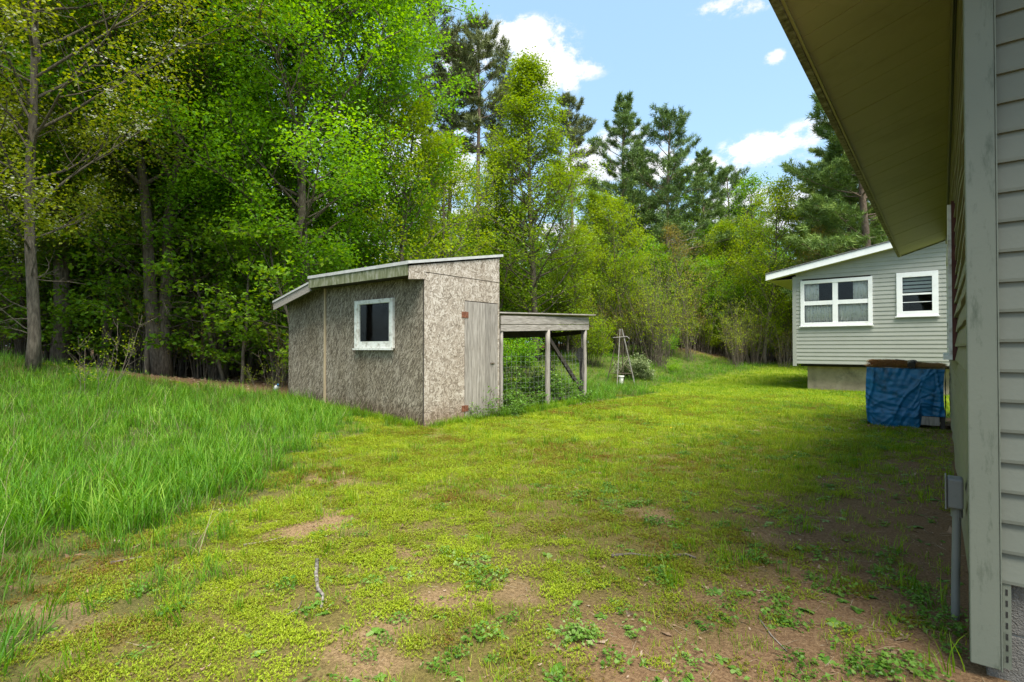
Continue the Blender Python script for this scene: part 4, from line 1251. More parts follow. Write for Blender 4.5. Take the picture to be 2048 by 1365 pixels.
def broadleaf(seed, H, r0, base, W, prof, nl, ang, leaf, trunkmat, leafmat, nleaf=10, spread=.16, lean=(0, 0), nsec=6, nter=4, up=.06, trunks=1,
              thin=1.0, dead_low=0, top_r=.02, wig=.05, tint=.3, fork=.3, blossom=None, lmin=.35, flat=.75):
    rg = np.random.RandomState(seed)
    wood, crown = MB(), MB(); A, AZ = [], []
    for q in range(trunks):
        az0 = rg.uniform(0, 6.28); off = np.array([math.cos(az0), math.sin(az0), 0]) * (r0 * 1.1 if trunks > 1 else 0)
        Hq = H * (1 - .12 * q * rg.uniform(.3, 1))
        d = np.array([lean[0], lean[1], 1.0]) + (off / max(r0, .01) * fork if trunks > 1 else 0)
        n = 14
        P = polyline(rg, off + np.array([0, 0, -.15]), d, Hq, n, wig, .10)
        t = np.linspace(0, 1, n + 1)
        rad = r0 * (1 - t) ** 1.05 * .92 + top_r; rad[0] *= 1.35; rad[1] *= 1.06
        wood.tube(P, rad, 9, wob=.06, rng=rg)
        for i in range(nl // trunks):
            u = (i + rg.uniform(0, 1)) / (nl / trunks); tt = base + (1 - base) * u
            if tt > .985: continue
            p, dd = along(P, tt)
            L = W * max(lmin if u > .2 else .12, prof(u)) * rg.uniform(.72, 1.15)
            az = i * GA + rg.uniform(-.4, .4)
            a = R(ang + rg.uniform(-12, 12) - 18 * u)
            ld = nrmz(np.array([math.cos(az) * math.sin(a), math.sin(az) * math.sin(a), math.cos(a)]))
            LP = polyline(rg, p, ld, L, 7, .10, up)
            lr = max(.008, min(r0 * .34, .011 * L ** 1.25 * (1.2 if r0 > .1 else .9)))
            wood.tube(LP, np.linspace(lr, .006, 8), 5, cap=False)
            for j in range(nsec):
                ts = .22 + .78 * (j + rg.uniform(0, 1)) / nsec
                ps, ds = along(LP, min(ts, .99))
                SL = L * (.42 - .2 * ts) * rg.uniform(.7, 1.2) + .12
                sdv = sidedir(rg, ds, R(rg.uniform(35, 62)), (j % 2) * math.pi + rg.uniform(-.9, .9)); sdv[2] += .12
                SP = polyline(rg, ps, sdv, SL, 4, .14, up)
                wood.tube(SP, np.linspace(lr * .45, .003, 5), 4, cap=False)
                A.append(SP[-1]); A.append(SP[-2])
                for k in range(nter):
                    pt, dt = along(SP, min(.99, .3 + .7 * (k + rg.uniform(0, 1)) / nter))
                    tv = sidedir(rg, dt, R(rg.uniform(35, 70)), rg.uniform(0, 6.28))
                    TL = (SL * .4 + .08) * rg.uniform(.6, 1.1)
                    TP = polyline(rg, pt, tv, TL, 2, .15, up)
                    wood.tube(TP, [.0045, .0035, .002], 3, cap=False)
                    A.append(TP[-1]); A.append((TP[0] + TP[-1]) / 2)
            A.append(LP[-1])
        for i in range(dead_low):
            p, dd = along(P, base * rg.uniform(.25, 1)); az = rg.uniform(0, 6.28)
            L = rg.uniform(.4, 1.6)
            LP = polyline(rg, p, np.array([math.cos(az), math.sin(az), rg.uniform(-.1, .5)]), L, 5, .16, 0)
            wood.tube(LP, np.linspace(.012, .003, 6), 4, cap=False)
            for j in range(3):
                ps, ds = along(LP, rg.uniform(.3, .95)); SP = polyline(rg, ps, sidedir(rg, ds, .8, rg.uniform(0, 6.28)), L * .35, 3, .15, 0)
                wood.tube(SP, [.005, .004, .003, .002], 3, cap=False)
    A = np.array(A)
    if thin < 1: A = A[rg.uniform(0, 1, len(A)) < thin]
    rel = np.linalg.norm(A[:, :2], axis=1) / W
    ht = tint + .12 * np.clip(rel, 0, 1)
    cl = np.clip(rg.uniform(0, 1, len(A)) * .6 + .4 * vnoise(A[:, 0] + A[:, 2], A[:, 1] + A[:, 2], .9, seed), 0, 1) + (ht - tint)
    leaves(crown, rg, A, nleaf, spread, leaf, tint=tint, clump=cl, flat=flat)
    res = [('trunk', wood.mesh('trunk', M[trunkmat], True)), ('crown', crown.mesh('crown', M[leafmat]))]
    if blossom:
        B = A[rg.uniform(0, 1, len(A)) < blossom]; bl = MB()
        leaves(bl, rg, B, 9, .06, .04, up=1.5, tint=.4, wid=.6)
        res.append(('blossom', bl.mesh('blossom', M['blossom'])))
    return res


def pine(seed, H, r0, base, W, prof, whorls, per, leafmat, drop=0.0, upturn=.03, tuft=14, nlen=.2, nwid=.03, lean=(0, 0), bare=10, nsec=7, limb_el=8, tint=.35, sub_t=.3):
    rg = np.random.RandomState(seed)
    wood, crown = MB(), MB(); A, D = [], []
    P = polyline(rg, np.array([0, 0, -.15]), np.array([lean[0], lean[1], 1.0]), H, 14, .02, .12)
    t = np.linspace(0, 1, 15); rad = r0 * (1 - t) ** .8 + .02; rad[0] *= 1.3
    wood.tube(P, rad, 9, wob=.05, rng=rg)
    A.append(P[-1]); D.append([0, 0, 1]); A.append(P[-1] - [0, 0, .3]); D.append([0, 0, 1])
    for w in range(whorls):
        u = (w + .5) / whorls; tt = base + (1 - base) * u ** .9
        for k in range(per):
            p, _ = along(P, min(.985, tt + rg.uniform(-.012, .012)))
            if rg.uniform() < .12: continue
            L = W * prof(u) * rg.uniform(.55, 1.2); az = k * 6.28 / per + w * 1.3 + rg.uniform(-.3, .3)
            el = R(limb_el + 38 * u ** 1.5 + rg.uniform(-8, 8) - drop * (1 - u))
            LP = polyline(rg, p, np.array([math.cos(az) * math.cos(el), math.sin(az) * math.cos(el), math.sin(el)]), L, 7, .06, upturn)
            lr = min(r0 * .4, .014 * max(L, .5))
            wood.tube(LP, np.linspace(lr, .006, 8), 5, cap=False)
            ns = max(3, int(nsec * L / W + 2))
            for j in range(ns):
                ts = sub_t + (1 - sub_t) * (j + rg.uniform(0, 1)) / ns
                ps, ds = along(LP, min(.99, ts)); sg = 1 if j % 2 else -1
                lat = nrmz(np.cross(ds, [0, 0, 1])) * sg
                SL = L * (.38 - .2 * ts) * rg.uniform(.7, 1.2) + .15
                SP = polyline(rg, ps, ds * .75 + lat * .8 + np.array([0, 0, .12]), SL, 4, .08, upturn)
                wood.tube(SP, np.linspace(lr * .4, .004, 5), 3, cap=False)
                for q in (1, 2, 3, 4):
                    A.append(SP[q]); D.append(nrmz(SP[q] - SP[q - 1]))
                    if q in (2, 3):
                        e = SP[q] + (nrmz(ds) * .5 - lat * .3 + rg.normal(0, .25, 3)) * SL * .35; A.append(e); D.append(nrmz(ds))
            A.append(LP[-1]); D.append(nrmz(LP[-1] - LP[-2]))
    for i in range(bare):
        p, dd = along(P, base * rg.uniform(.3, 1)); az = rg.uniform(0, 6.28); L = rg.uniform(.4, 1.3)
        LP = polyline(rg, p, np.array([math.cos(az), math.sin(az), rg.uniform(-.2, .3)]), L, 4, .12, 0)
        wood.tube(LP, np.linspace(.016, .005, 5), 4, cap=False)
    needles(crown, rg, A, D, tuft, nlen, nwid, tint=tint)
    return [('trunk', wood.mesh('trunk', M['bark_pine'], True)), ('crown', crown.mesh('crown', M[leafmat]))]


def brush(seed, H, W, nst, leafmat, nleaf=4, leaf=.05, wood='bark', thin=.5, tint=.35, arch=.0, rst=.012, spread=.07, nsec=6):
    """many thin stems from one root, with sparse leaves"""
    rg = np.random.RandomState(seed); wd, cr = MB(), MB(); A = []
    for i in range(nst):
        az = i * GA; rr = rg.uniform(0, .25) * W
        a = rg.uniform(.05, .6) * W / H
        P = polyline(rg, np.array([math.cos(az) * rr, math.sin(az) * rr, -.05]), np.array([math.cos(az) * a, math.sin(az) * a, 1]), H * rg.uniform(.55, 1.05), 9, .08, -arch)
        wd.tube(P, np.linspace(rst * rg.uniform(.6, 1.2), .003, 10), 5, cap=False)
        for j in range(nsec):
            ps, ds = along(P, rg.uniform(.25, .98)); SP = polyline(rg, ps, sidedir(rg, ds, R(rg.uniform(25, 55)), rg.uniform(0, 6.28)), H * rg.uniform(.1, .26), 4, .13, .05 - arch)
            wd.tube(SP, [.005, .004, .003, .002, .0015], 3, cap=False)
            A += [SP[1], SP[2], SP[3], SP[4]]
    A = np.array(A); A = A[rg.uniform(0, 1, len(A)) < thin]
    leaves(cr, rg, A, nleaf, spread, leaf, tint=tint)
    return [('stems', wd.mesh('stems', M[wood], True)), ('crown', cr.mesh('crown', M[leafmat]))]


def plant_it(proto, name, px, Z, s=1.0, rot=0.0, label=None, cat='tree', group=None, xy=None, sz=None, tilt=(0, 0), dz=0):
    x, y = xy if xy else at(px, Z)
    e = thing(name, (x, y, gz(x, y) - .02 + dz), label, cat, group)
    e.rotation_euler = (tilt[0], tilt[1], rot); e.scale = (s, s, sz or s)
    for nm, me in proto:
        o = bpy.data.objects.new(nm, me); col.objects.link(o); o.parent = e
    return e


dome = lambda u: (1 - abs(2 * u - .9) ** 2.4) ** .6 if abs(2 * u - .9) < 1 else .15
cone = lambda u: (1 - u) ** .8 * (.55 + .45 * min(1, u * 5))
egg = lambda u: math.sin(math.pi * min(1, u * .93 + .07)) ** .7

import time as _t
_t0 = _t.time()
P = {}
P['maple_a'] = broadleaf(11, 14.5, .14, .16, 4.2, dome, 58, 58, .085, 'bark', 'leaf_maple', nleaf=20, spread=.2, nsec=8, nter=4, tint=.30, wig=.04)
P['maple_b'] = broadleaf(12, 13.5, .14, .17, 3.9, dome, 52, 55, .085, 'bark', 'leaf_maple', nleaf=20, spread=.2, nsec=7, nter=4, tint=.26, wig=.05)
P['maple_twin'] = broadleaf(13, 13.0, .15, .30, 3.6, dome, 42, 55, .08, 'bark', 'leaf_maple', nleaf=18, spread=.17, nsec=7, nter=4, trunks=2, fork=.14, dead_low=8, tint=.22, wig=.06)
P['maple_small'] = broadleaf(14, 8.5, .09, .10, 2.6, egg, 36, 60, .09, 'bark', 'leaf_maple2', nleaf=8, spread=.16, nsec=6, nter=3, tint=.2)
P['cherry'] = broadleaf(15, 11.0, .078, .2, 4.4, dome, 46, 60, .06, 'bark', 'leaf_cherry', nleaf=22, spread=.17, nsec=8, nter=4, tint=.3, lean=(.07, .05), dead_low=9, thin=.95, blossom=.3, up=.045, wig=.05)
P['poplar'] = broadleaf(16, 13.2, .12, .10, 3.9, cone, 66, 56, .085, 'bark', 'leaf_poplar', nleaf=10, spread=.2, nsec=7, nter=3, tint=.25, wig=.02, lmin=.14)
P['yellow_maple'] = broadleaf(17, 10.5, .10, .07, 3.4, egg, 44, 52, .11, 'bark', 'leaf_maple2', nleaf=8, spread=.2, nsec=6, nter=3, tint=.34)
P['bronze_maple'] = broadleaf(18, 8.0, .06, .10, 2.4, egg, 30, 45, .08, 'bark', 'leaf_bronze', nleaf=4, spread=.15, nsec=6, nter=3, tint=.3, thin=.7)
for i in range(3):
    P['forest%d' % i] = broadleaf(30 + i, 15 + i, .09 + .025 * i, .34 - .05 * i, 3.2, dome, 30, 55, .17, 'bark', 'leaf_forest', nleaf=5, spread=.26, nsec=6, nter=2, dead_low=10, tint=.15 + .05 * i, wig=.03 + .02 * i)
for i in range(3):
    P['sapling%d' % i] = broadleaf(40 + i, 3.4 + 1.3 * i, .022 + .008 * i, .12, 1.25 + .2 * i, egg, 20, 66, .10, 'bark', 'leaf_forest', nleaf=5, spread=.13, nsec=5, nter=2, tint=.3, wig=.08, up=.0, flat=.3)
P['redpine0'] = pine(50, 18.0, .17, .62, 2.3, lambda u: .5 + .6 * math.sin(math.pi * min(1, u + .15)) if u < .85 else .4, 9, 6, 'needle_red', tuft=15, nlen=.24, nwid=.035, limb_el=12, bare=34, nsec=7, upturn=.04, sub_t=.35)
P['redpine1'] = pine(51, 17.0, .15, .58, 2.0, lambda u: .5 + .5 * math.sin(math.pi * min(1, u + .1)) if u < .85 else .35, 9, 5, 'needle_red', tuft=15, nlen=.24, nwid=.035, limb_el=14, bare=40, nsec=7, upturn=.04, sub_t=.4)
P['whitepine0'] = pine(52, 18.5, .22, .22, 5.0, lambda u: (1 - u) ** .62 * (.75 + .25 * math.sin(u * 21)) + .05, 17, 5, 'needle', tuft=17, nlen=.30, nwid=.045, nsec=9)
P['whitepine1'] = pine(53, 17.0, .20, .30, 5.0, lambda u: (1 - u) ** .5 * (.75 + .25 * math.sin(u * 17 + 1)) + .06, 13, 5, 'needle', tuft=16, nlen=.30, nwid=.045, nsec=9, tint=.3)
P['whitepine2'] = pine(54, 15.5, .24, .20, 5.2, lambda u: (1 - u) ** .45 * (.8 + .2 * math.sin(u * 19)) + .05, 13, 6, 'needle', tuft=30, nlen=.28, nwid=.034, nsec=12, tint=.6, limb_el=4)
P['brush0'] = brush(60, 3.2, 1.5, 16, 'leaf_bronze', nleaf=3, leaf=.06, thin=.4, wood='bark')
P['brush1'] = brush(61, 4.6, 1.9, 22, 'leaf_maple2', nleaf=4, leaf=.07, thin=.6, wood='bark')
P['shrub0'] = brush(62, 1.9, 1.5, 22, 'leaf_maple', nleaf=8, leaf=.07, thin=.9, tint=.35, spread=.11)
P['shrub1'] = brush(63, 2.6, 1.8, 24, 'leaf_maple2', nleaf=9, leaf=.075, thin=.9, tint=.3, spread=.12)
P['bramble0'] = brush(64, 1.1, 1.2, 14, 'weed', nleaf=6, leaf=.05, thin=.8, tint=.25, arch=.12, rst=.005, spread=.06, nsec=7)
P['bramble1'] = brush(65, .8, 1.0, 12, 'weed', nleaf=7, leaf=.045, thin=.9, tint=.3, arch=.1, rst=.004, spread=.05, nsec=7)
P['pale_shrub'] = brush(66, 1.25, 1.5, 22, 'leaf_pale', nleaf=11, leaf=.09, thin=.95, tint=.3, arch=.06, spread=.09, nsec=8)
P['twiggy'] = brush(67, 1.7, 1.5, 7, 'leaf_maple2', nleaf=4, leaf=.035, thin=.5, wood='bark', rst=.006, nsec=8)
P['vine'] = brush(68, .62, .45, 6, 'weed', nleaf=4, leaf=.04, thin=.6, tint=.4, arch=.02, rst=.003, spread=.05, nsec=5)

# --- foreground and middle trees, each on its own
T_ = plant_it
T_(P['cherry'], 'cherry_tree', 65, 9.4, 1.0, 0.0, 'slender leaning cherry tree with white blossom, its bare trunk rising from the tall grass', sz=1.0)
T_(P['cherry'], 'cherry_tree', -55, 11.5, 1.0, 2.0, 'white-blossomed cherry at the very left edge of the wood')
T_(P['cherry'], 'cherry_tree', 215, 13.5, 1.0, 4.2, 'white-blossomed cherry crown between the leaning maple and the twin-trunked one')
T_(P['maple_b'], 'maple_tree', 122, 13.2, 1.25, 1.0, 'thick-trunked leaning maple just behind the white-blossomed cherry tree', tilt=(-.02, .05))
T_(P['forest1'], 'forest_tree', 42, 13.6, .8, 2.0, 'thin grey-stemmed tree left of the cherry at the wood edge')
T_(P['maple_twin'], 'twin_maple_tree', 338, 13.0, .98, .6, 'maple with two dark trunks from one foot at the edge of the tall grass')
T_(P['forest0'], 'forest_tree', 393, 14.6, .85, .4, 'straight slim tree between the twin-trunked maple and the darker trunk beside it')
T_(P['maple_a'], 'maple_tree', 440, 14.3, .95, 2.4, 'tall bright green maple with straight dark trunk left of the shed')
T_(P['maple_a'], 'maple_tree', 607, 13.4, 1.0, 0.0, 'big bright green maple whose trunk rises right behind the shed roof', tilt=(0, .03))
T_(P['maple_b'], 'maple_tree', 705, 16.0, 1.0, 3.3, 'bright green maple filling the view above the shed roof')
T_(P['maple_a'], 'maple_tree', 235, 19.0, 1.0, 5.0, 'maple deep in the shade right of the cherry tree')
T_(P['maple_small'], 'young_maple_tree', 800, 15.5, .92, 1.3, 'smaller fresh green maple just behind the shed peak')
T_(P['maple_small'], 'young_maple_tree', 880, 19.0, .95, 2.7, 'low yellow-green maple right of the big maples, below the bare pine trunks')
T_(P['poplar'], 'poplar_tree', 1072, 22.0, 1.2, .5, 'tall pointed yellow-green poplar above the chicken pen', sz=.94)
T_(P['redpine0'], 'red_pine', 905, 30.0, .96, .3, 'tall red pine with bare trunk, left of two side by side')
T_(P['redpine1'], 'red_pine', 957, 29.0, 1.04, 1.3, 'tall red pine with bare trunk next to the poplar top')
T_(P['redpine0'], 'red_pine', 868, 29.0, 1.12, 2.3, 'tallest red pine, half hidden by the edge of the big maple')
T_(P['redpine1'], 'red_pine', 1140, 31.0, .84, 3.0, 'shorter pine looking out behind the right side of the poplar')
T_(P['redpine0'], 'red_pine', 1010, 33.0, .86, 4.0, 'red pine hidden mostly behind the poplar')
T_(P['whitepine0'], 'white_pine', 1238, 37.0, .92, 1.1, 'dark ragged white pine standing alone against the cloud, first right of the poplar')
T_(P['whitepine1'], 'white_pine', 1338, 36.0, .93, .2, 'white pine with bare pale lower trunk in the middle of the back wood')
T_(P['whitepine0'], 'white_pine', 1405, 40.0, .78, 2.1, 'dense shorter white pine right of the one with the pale bare trunk')
T_(P['whitepine1'], 'white_pine', 1450, 44.0, .84, 4.1, 'farthest white pine with a jagged top behind the yellow maple')
T_(P['whitepine0'], 'white_pine', 1290, 43.0, .83, 3.6, 'white pine set back between two nearer pines')
T_(P['whitepine2'], 'white_pine', 1745, 27.0, 1.0, .9, 'broad soft green white pine towering over the far house wing')
T_(P['whitepine2'], 'white_pine', 1800, 33.0, 1.0, 4.9, 'white pine half hidden behind the main house eave')
T_(P['whitepine2'], 'white_pine', 1690, 30.0, .82, 1.9, 'lighter green white pine between the broad one and the darker one')
T_(P['whitepine2'], 'white_pine', 1640, 33.0, .80, 2.9, 'darker white pine left of the broad one behind the house wing')
T_(P['yellow_maple'], 'yellow_maple_tree', 1528, 30.0, .92, .7, 'yellow-green maple beside the eave of the house wing')
T_(P['yellow_maple'], 'yellow_maple_tree', 1450, 34.0, .76, 2.7, 'yellow-green maple left of the larger one near the house wing')
T_(P['bronze_maple'], 'bronze_sapling', 1375, 29.0, .84, 1.7, 'sparse bronze-leaved young tree in front of the dark pines')
T_(P['bronze_maple'], 'bronze_sapling', 1640, 26.0, .85, .2, 'sparse bronze-leaved tree top showing above the wing roof')
T_(P['yellow_maple'], 'yellow_maple_tree', 1250, 25.5, .70, 4.2, 'low yellow-green tree directly behind the windmill')
T_(P['poplar'], 'poplar_tree', 1185, 27.0, .60, 2.2, 'small yellow-green poplar right of the tall one')
T_(P['poplar'], 'poplar_tree', 985, 24.0, .68, 3.2, 'smaller poplar left of the tall one, behind the shed peak')
T_(P['yellow_maple'], 'yellow_maple_tree', 1135, 24.0, .52, 1.2, 'bushy yellow-green tree behind the roof of the chicken pen')
T_(P['bronze_maple'], 'bronze_sapling', 1560, 31.0, .7, 3.9, 'thin-stemmed young tree at the lawn edge nearest the house wing')
# dead pine pole and leaning sticks
def pole(px, Z, p2, r, mat, label, name='dead_tree', cat='dead tree', stubs=0, sd=1):
    x, y = at(px, Z); g = gz(x, y); rg = np.random.RandomState(sd)
    e = thing(name, (x, y, g), label, cat)
    x2, y2 = at(p2[0], Z); z2 = EYE + (696 - p2[1]) / F * Z
    Pp = np.linspace([x, y, g - .1], [x2, y2, z2], 9) + rg.normal(0, .02, (9, 3))
    m = MB(); m.tube(Pp, np.linspace(r, r * .6, 9), 8, wob=.06, rng=rg); m.build('trunk', M[mat], e, smooth=True)
    if stubs:
        m = MB()
        for i in range(stubs):
            p, d = along(Pp, rg.uniform(.55, .99)); az = rg.uniform(-.6, .9) + YAW
            LP = polyline(rg, p, np.array([math.cos(az), math.sin(az), rg.uniform(-.1, .35)]), rg.uniform(.8, 2.6), 6, .07, .03)
            m.tube(LP, np.linspace(.03, .008, 7), 5, cap=False)
            for j in range(3):
                ps, ds = along(LP, rg.uniform(.3, .9)); SP = polyline(rg, ps, sidedir(rg, ds, .7, rg.uniform(0, 6.28)), .5, 3, .1, 0); m.tube(SP, [.01, .008, .006, .004], 3, cap=False)
        m.build('branches', M[mat], e, smooth=True)


pole(1340, 34.5, (1334, 450), .15, 'bark_dead', 'pale dead pine trunk with bare side branches in the back wood', stubs=9)
pole(1420, 31, (1426, 645), .09, 'bark_dead', 'broken grey stump-like pole leaning slightly at the back edge of the lawn', cat='dead tree')
pole(1465, 31, (1440, 622), .04, 'bark_dead', 'thin bare pole leaning left at the back edge of the lawn')

# shrubs in the clearing
T_(P['pale_shrub'], 'pale_leaved_shrub', 1268, 18.8, .72, .0, 'rounded shrub with pale drooping leaves just behind the windmill tower', 'shrub')
T_(P['shrub1'], 'green_shrub', 1185, 21.5, .9, 1.0, 'fresh green bush at the lawn edge right of the pen roof', 'shrub')
T_(P['shrub0'], 'green_shrub', 1040, 17.5, 1.0, 2.0, 'bright green bush right behind the shed, above the pen roof', 'shrub')
T_(P['shrub0'], 'green_shrub', 1335, 27.0, .8, 2.6, 'low green shrub at the foot of the back wood by the lawn edge', 'shrub')
T_(P['shrub1'], 'green_shrub', 1490, 32.0, .8, 3.6, 'dark round bush at the back edge of the lawn', 'shrub')
T_(P['shrub0'], 'green_shrub', 1345, 22.5, .32, 4.6, 'small low bush in the tall grass right of the windmill', 'shrub')
T_(P['twiggy'], 'bare_twiggy_shrub', 195, 8.4, .85, .4, 'nearly bare twiggy shrub standing in the tall grass', 'shrub')
T_(P['twiggy'], 'bare_twiggy_shrub', 545, 11.3, .6, 2.4, 'small bare shrub at the wood edge left of the shed', 'shrub')
for i, (x, y, s, k, lab) in enumerate([(-6.75, 8.1, .95, 'bramble0', 'leafy bramble crowding the shed end inside the pen'), (-7.0, 8.9, 1.1, 'bramble1', 'low tangled bramble in the middle of the pen'),
                                       (-6.9, 9.7, 1.0, 'bramble0', 'upright bramble behind the slanting brace of the pen'), (-7.3, 10.2, 1.0, 'bramble1', 'bramble in the back corner of the pen'),
                                       (-6.15, 7.6, .72, 'bramble1', 'green bramble spilling out at the foot of the first pen post'), (-8.4, 9.2, 1.2, 'bramble0', 'bramble patch behind the pen'), (-6.7, 9.9, 1.1, 'bramble1', 'low bramble at the foot of the slanting brace')]):
    T_(P[k], 'bramble', 0, 0, s, i * 1.7, lab, 'bramble', xy=(x, y))
for i, (y, s, lab) in enumerate([(7.05, 1.0, 'thin climbing weed in front of the right half of the plank door'), (6.7, .7, 'small weed at the middle of the plank door foot')]):
    T_(P['vine'], 'door_weed', 0, 0, s, i * 2.0, lab, 'weed', xy=(-6.14, y))
rb = random.Random(12)
for i in range(48):
    px = rb.uniform(1130, 1620); Z = rb.uniform(27, 33) if px > 1330 else rb.uniform(23.5, 27)
    T_(P['brush%d' % (i % 2)], 'brush_thicket', px, Z, rb.uniform(.7, 1.1), rb.uniform(0, 6), 'thin many-stemmed brush clump in the thicket along the back lawn edge', 'shrub', 'brush clumps along the back wood edge')

# --- the wood
rw = random.Random(5)
taken = []


def free(x, y, d):
    for a, b_ in taken:
        if (a - x) ** 2 + (b_ - y) ** 2 < d * d: return False
    taken.append((x, y)); return True


n = 0; tries = 0
while n < 22 and tries < 4000:
    tries += 1
    px = rw.uniform(-260, 900); Z = rw.uniform(15, 44)
    x, y = at(px, Z)
    if m_forest(x, y) < .9 or not free(x, y, 1.7): continue
    T_(P['forest%d' % rw.randrange(3)], 'forest_tree', 0, 0, rw.uniform(.75, 1.12), rw.uniform(0, 6.28),
       'slim leafy tree among many in the shaded wood on the left', 'tree', 'trees of the shaded wood', xy=(x, y)); n += 1
n = 0; tries = 0
while n < 120 and tries < 8000:
    tries += 1
    px = rw.uniform(860, 2000); Z = rw.uniform(34, 80)
    x, y = at(px, Z)
    if m_forest(x, y) < .9 or not free(x, y, 2.2): continue
    s = rw.uniform(.5, .78)
    T_(P['forest%d' % rw.randrange(3)], 'forest_tree', 0, 0, s, rw.uniform(0, 6.28),
       'green tree in the dense wood behind the far end of the lawn', 'tree', 'trees of the back wood', xy=(x, y)); n += 1
for i in range(48):
    px, Z = (rw.uniform(1080, 1650), rw.uniform(39, 48)) if i < 34 else (rw.uniform(-80, 560), rw.uniform(24, 34))
    T_(P['shrub1'], 'green_shrub', px, Z, rw.uniform(.8, 1.3), rw.uniform(0, 6.28), 'leafy bush among many closing the view low down in the wood', 'shrub', 'bushes deep in the wood')
for i in range(84):
    px = 1095 + i * 6.7 + rw.uniform(-6, 6); Z = 20.0
    while Z < 60:
        x, y = at(px, Z)
        if m_forest(x, y) > .5: break
        Z += .4
    k_ = ('shrub1', 'brush1', 'sapling1', 'sapling0')[i % 4]
    T_(P[k_], 'edge_bush', px, Z + rw.uniform(.2, 3.5), rw.uniform(.75, 1.15), rw.uniform(0, 6.28), 'low leafy bush in the closed green edge at the far end of the lawn', 'shrub', 'bushes closing the far lawn edge')
n = 0
while n < 22:
    px = rw.uniform(-300, 900); Z = rw.uniform(44, 75)
    T_(P['forest%d' % rw.randrange(3)], 'forest_tree', px, Z, rw.uniform(.7, 1.0), rw.uniform(0, 6.28), 'distant tree far behind in the wood on the left', 'tree', 'distant trees of the left wood', sz=rw.uniform(.55, .8)); n += 1
for i in range(16):
    px = 860 + i * 50 + rw.uniform(-20, 20)
    T_(P['whitepine%d' % (i % 2)], 'white_pine', px, rw.uniform(46, 56), rw.uniform(.55, .72), rw.uniform(0, 6.28), 'pine among others far back in the wood', 'tree', 'pines of the back wood')
n = 0; tries = 0
while n < 230 and tries < 9000:
    tries += 1
    if n < 105: px, Z = rw.uniform(-200, 620), rw.uniform(12.5, 22)
    else: px, Z = (rw.uniform(560, 1100), rw.uniform(17, 36)) if n < 145 else (rw.uniform(1000, 1680), rw.uniform(30, 47))
    x, y = at(px, Z)
    if m_forest(x, y) < .8 or not free(x, y, .9): continue
    if -14.2 < x < -9 and y < 5: continue
    T_(P['sapling%d' % rw.randrange(3)], 'understory_sapling', 0, 0, rw.uniform(.8, 1.35), rw.uniform(0, 6.28),
       'leafy sapling growing among many under the taller trees', 'sapling', 'saplings of the undergrowth', xy=(x, y)); n += 1
for i in range(26):
    px, Z = rw.uniform(-60, 600), rw.uniform(12.6, 18)
    x, y = at(px, Z)
    if m_forest(x, y) < .6: continue
    T_(P['brush0'], 'bare_brush', 0, 0, rw.uniform(.6, .95), rw.uniform(0, 6.28), 'thin bare brush under the trees of the left wood', 'shrub', 'bare brush of the left wood', xy=(x, y))
print('trees', round(_t.time() - _t0, 1))


# ------------------------------------------------------------------ ground cover: instanced real blades, leaves and sprigs
def scatter(name, protos, x, y, rz, s, mat_kind, label, cat, tilt=.0, dz=0.0, seed=1, z=None, tvar=.7):
    n = len(x); rg = np.random.RandomState(seed)
    me = bpy.data.meshes.new(name)
    co = np.stack([x, y, (hgt(x, y) if z is None else z) + dz], -1).astype(np.float32)
    me.vertices.add(n); me.vertices.foreach_set('co', co.ravel())
    rot = np.stack([rg.normal(0, tilt, n), rg.normal(0, tilt, n), rz], -1).astype(np.float32)
    a = me.attributes.new('rot', 'FLOAT_VECTOR', 'POINT'); a.data.foreach_set('vector', rot.ravel())
    a = me.attributes.new('scl', 'FLOAT', 'POINT'); a.data.foreach_set('value', np.asarray(s, np.float32))
    a = me.attributes.new('tv', 'FLOAT', 'POINT'); a.data.foreach_set('value', ((fbm(x, y, .8, seed + 40) - .5) * tvar + (fbm(x, y, .22, seed + 45) - .5) * tvar * .6).astype(np.float32))
    a = me.attributes.new('pid', 'INT', 'POINT'); a.data.foreach_set('value', rg.randint(0, len(protos), n).astype(np.int32))
    o = bpy.data.objects.new(name, me); col.objects.link(o)
    tag(o, label, cat, kind='stuff')
    ng = bpy.data.node_groups.new(name, 'GeometryNodeTree')
    ng.interface.new_socket('Geometry', in_out='INPUT', socket_type='NodeSocketGeometry')
    ng.interface.new_socket('Geometry', in_out='OUTPUT', socket_type='NodeSocketGeometry')
    N, L = ng.nodes, ng.links
    gi = N.new('NodeGroupInput'); go = N.new('NodeGroupOutput')
    g2i = N.new('GeometryNodeGeometryToInstance')
    for p in protos:
        oi = N.new('GeometryNodeObjectInfo'); oi.inputs['Object'].default_value = p
        L.new(oi.outputs['Geometry'], g2i.inputs[0])
    iop = N.new('GeometryNodeInstanceOnPoints')
    L.new(gi.outputs[0], iop.inputs['Points']); L.new(g2i.outputs[0], iop.inputs['Instance'])
    iop.inputs['Pick Instance'].default_value = True

    def na(nm, t):
        q = N.new('GeometryNodeInputNamedAttribute'); q.data_type = t; q.inputs['Name'].default_value = nm; return q.outputs['Attribute']
    L.new(na('pid', 'INT'), iop.inputs['Instance Index'])
    L.new(na('rot', 'FLOAT_VECTOR'), iop.inputs['Rotation'])
    L.new(na('scl', 'FLOAT'), iop.inputs['Scale'])
    L.new(iop.outputs[0], go.inputs[0])
    md = o.modifiers.new('scatter', 'NODES'); md.node_group = ng
    return o


def pobj(mb, nm, mat):
    return bpy.data.objects.new('source_' + nm, mb.mesh(nm, M[mat]))


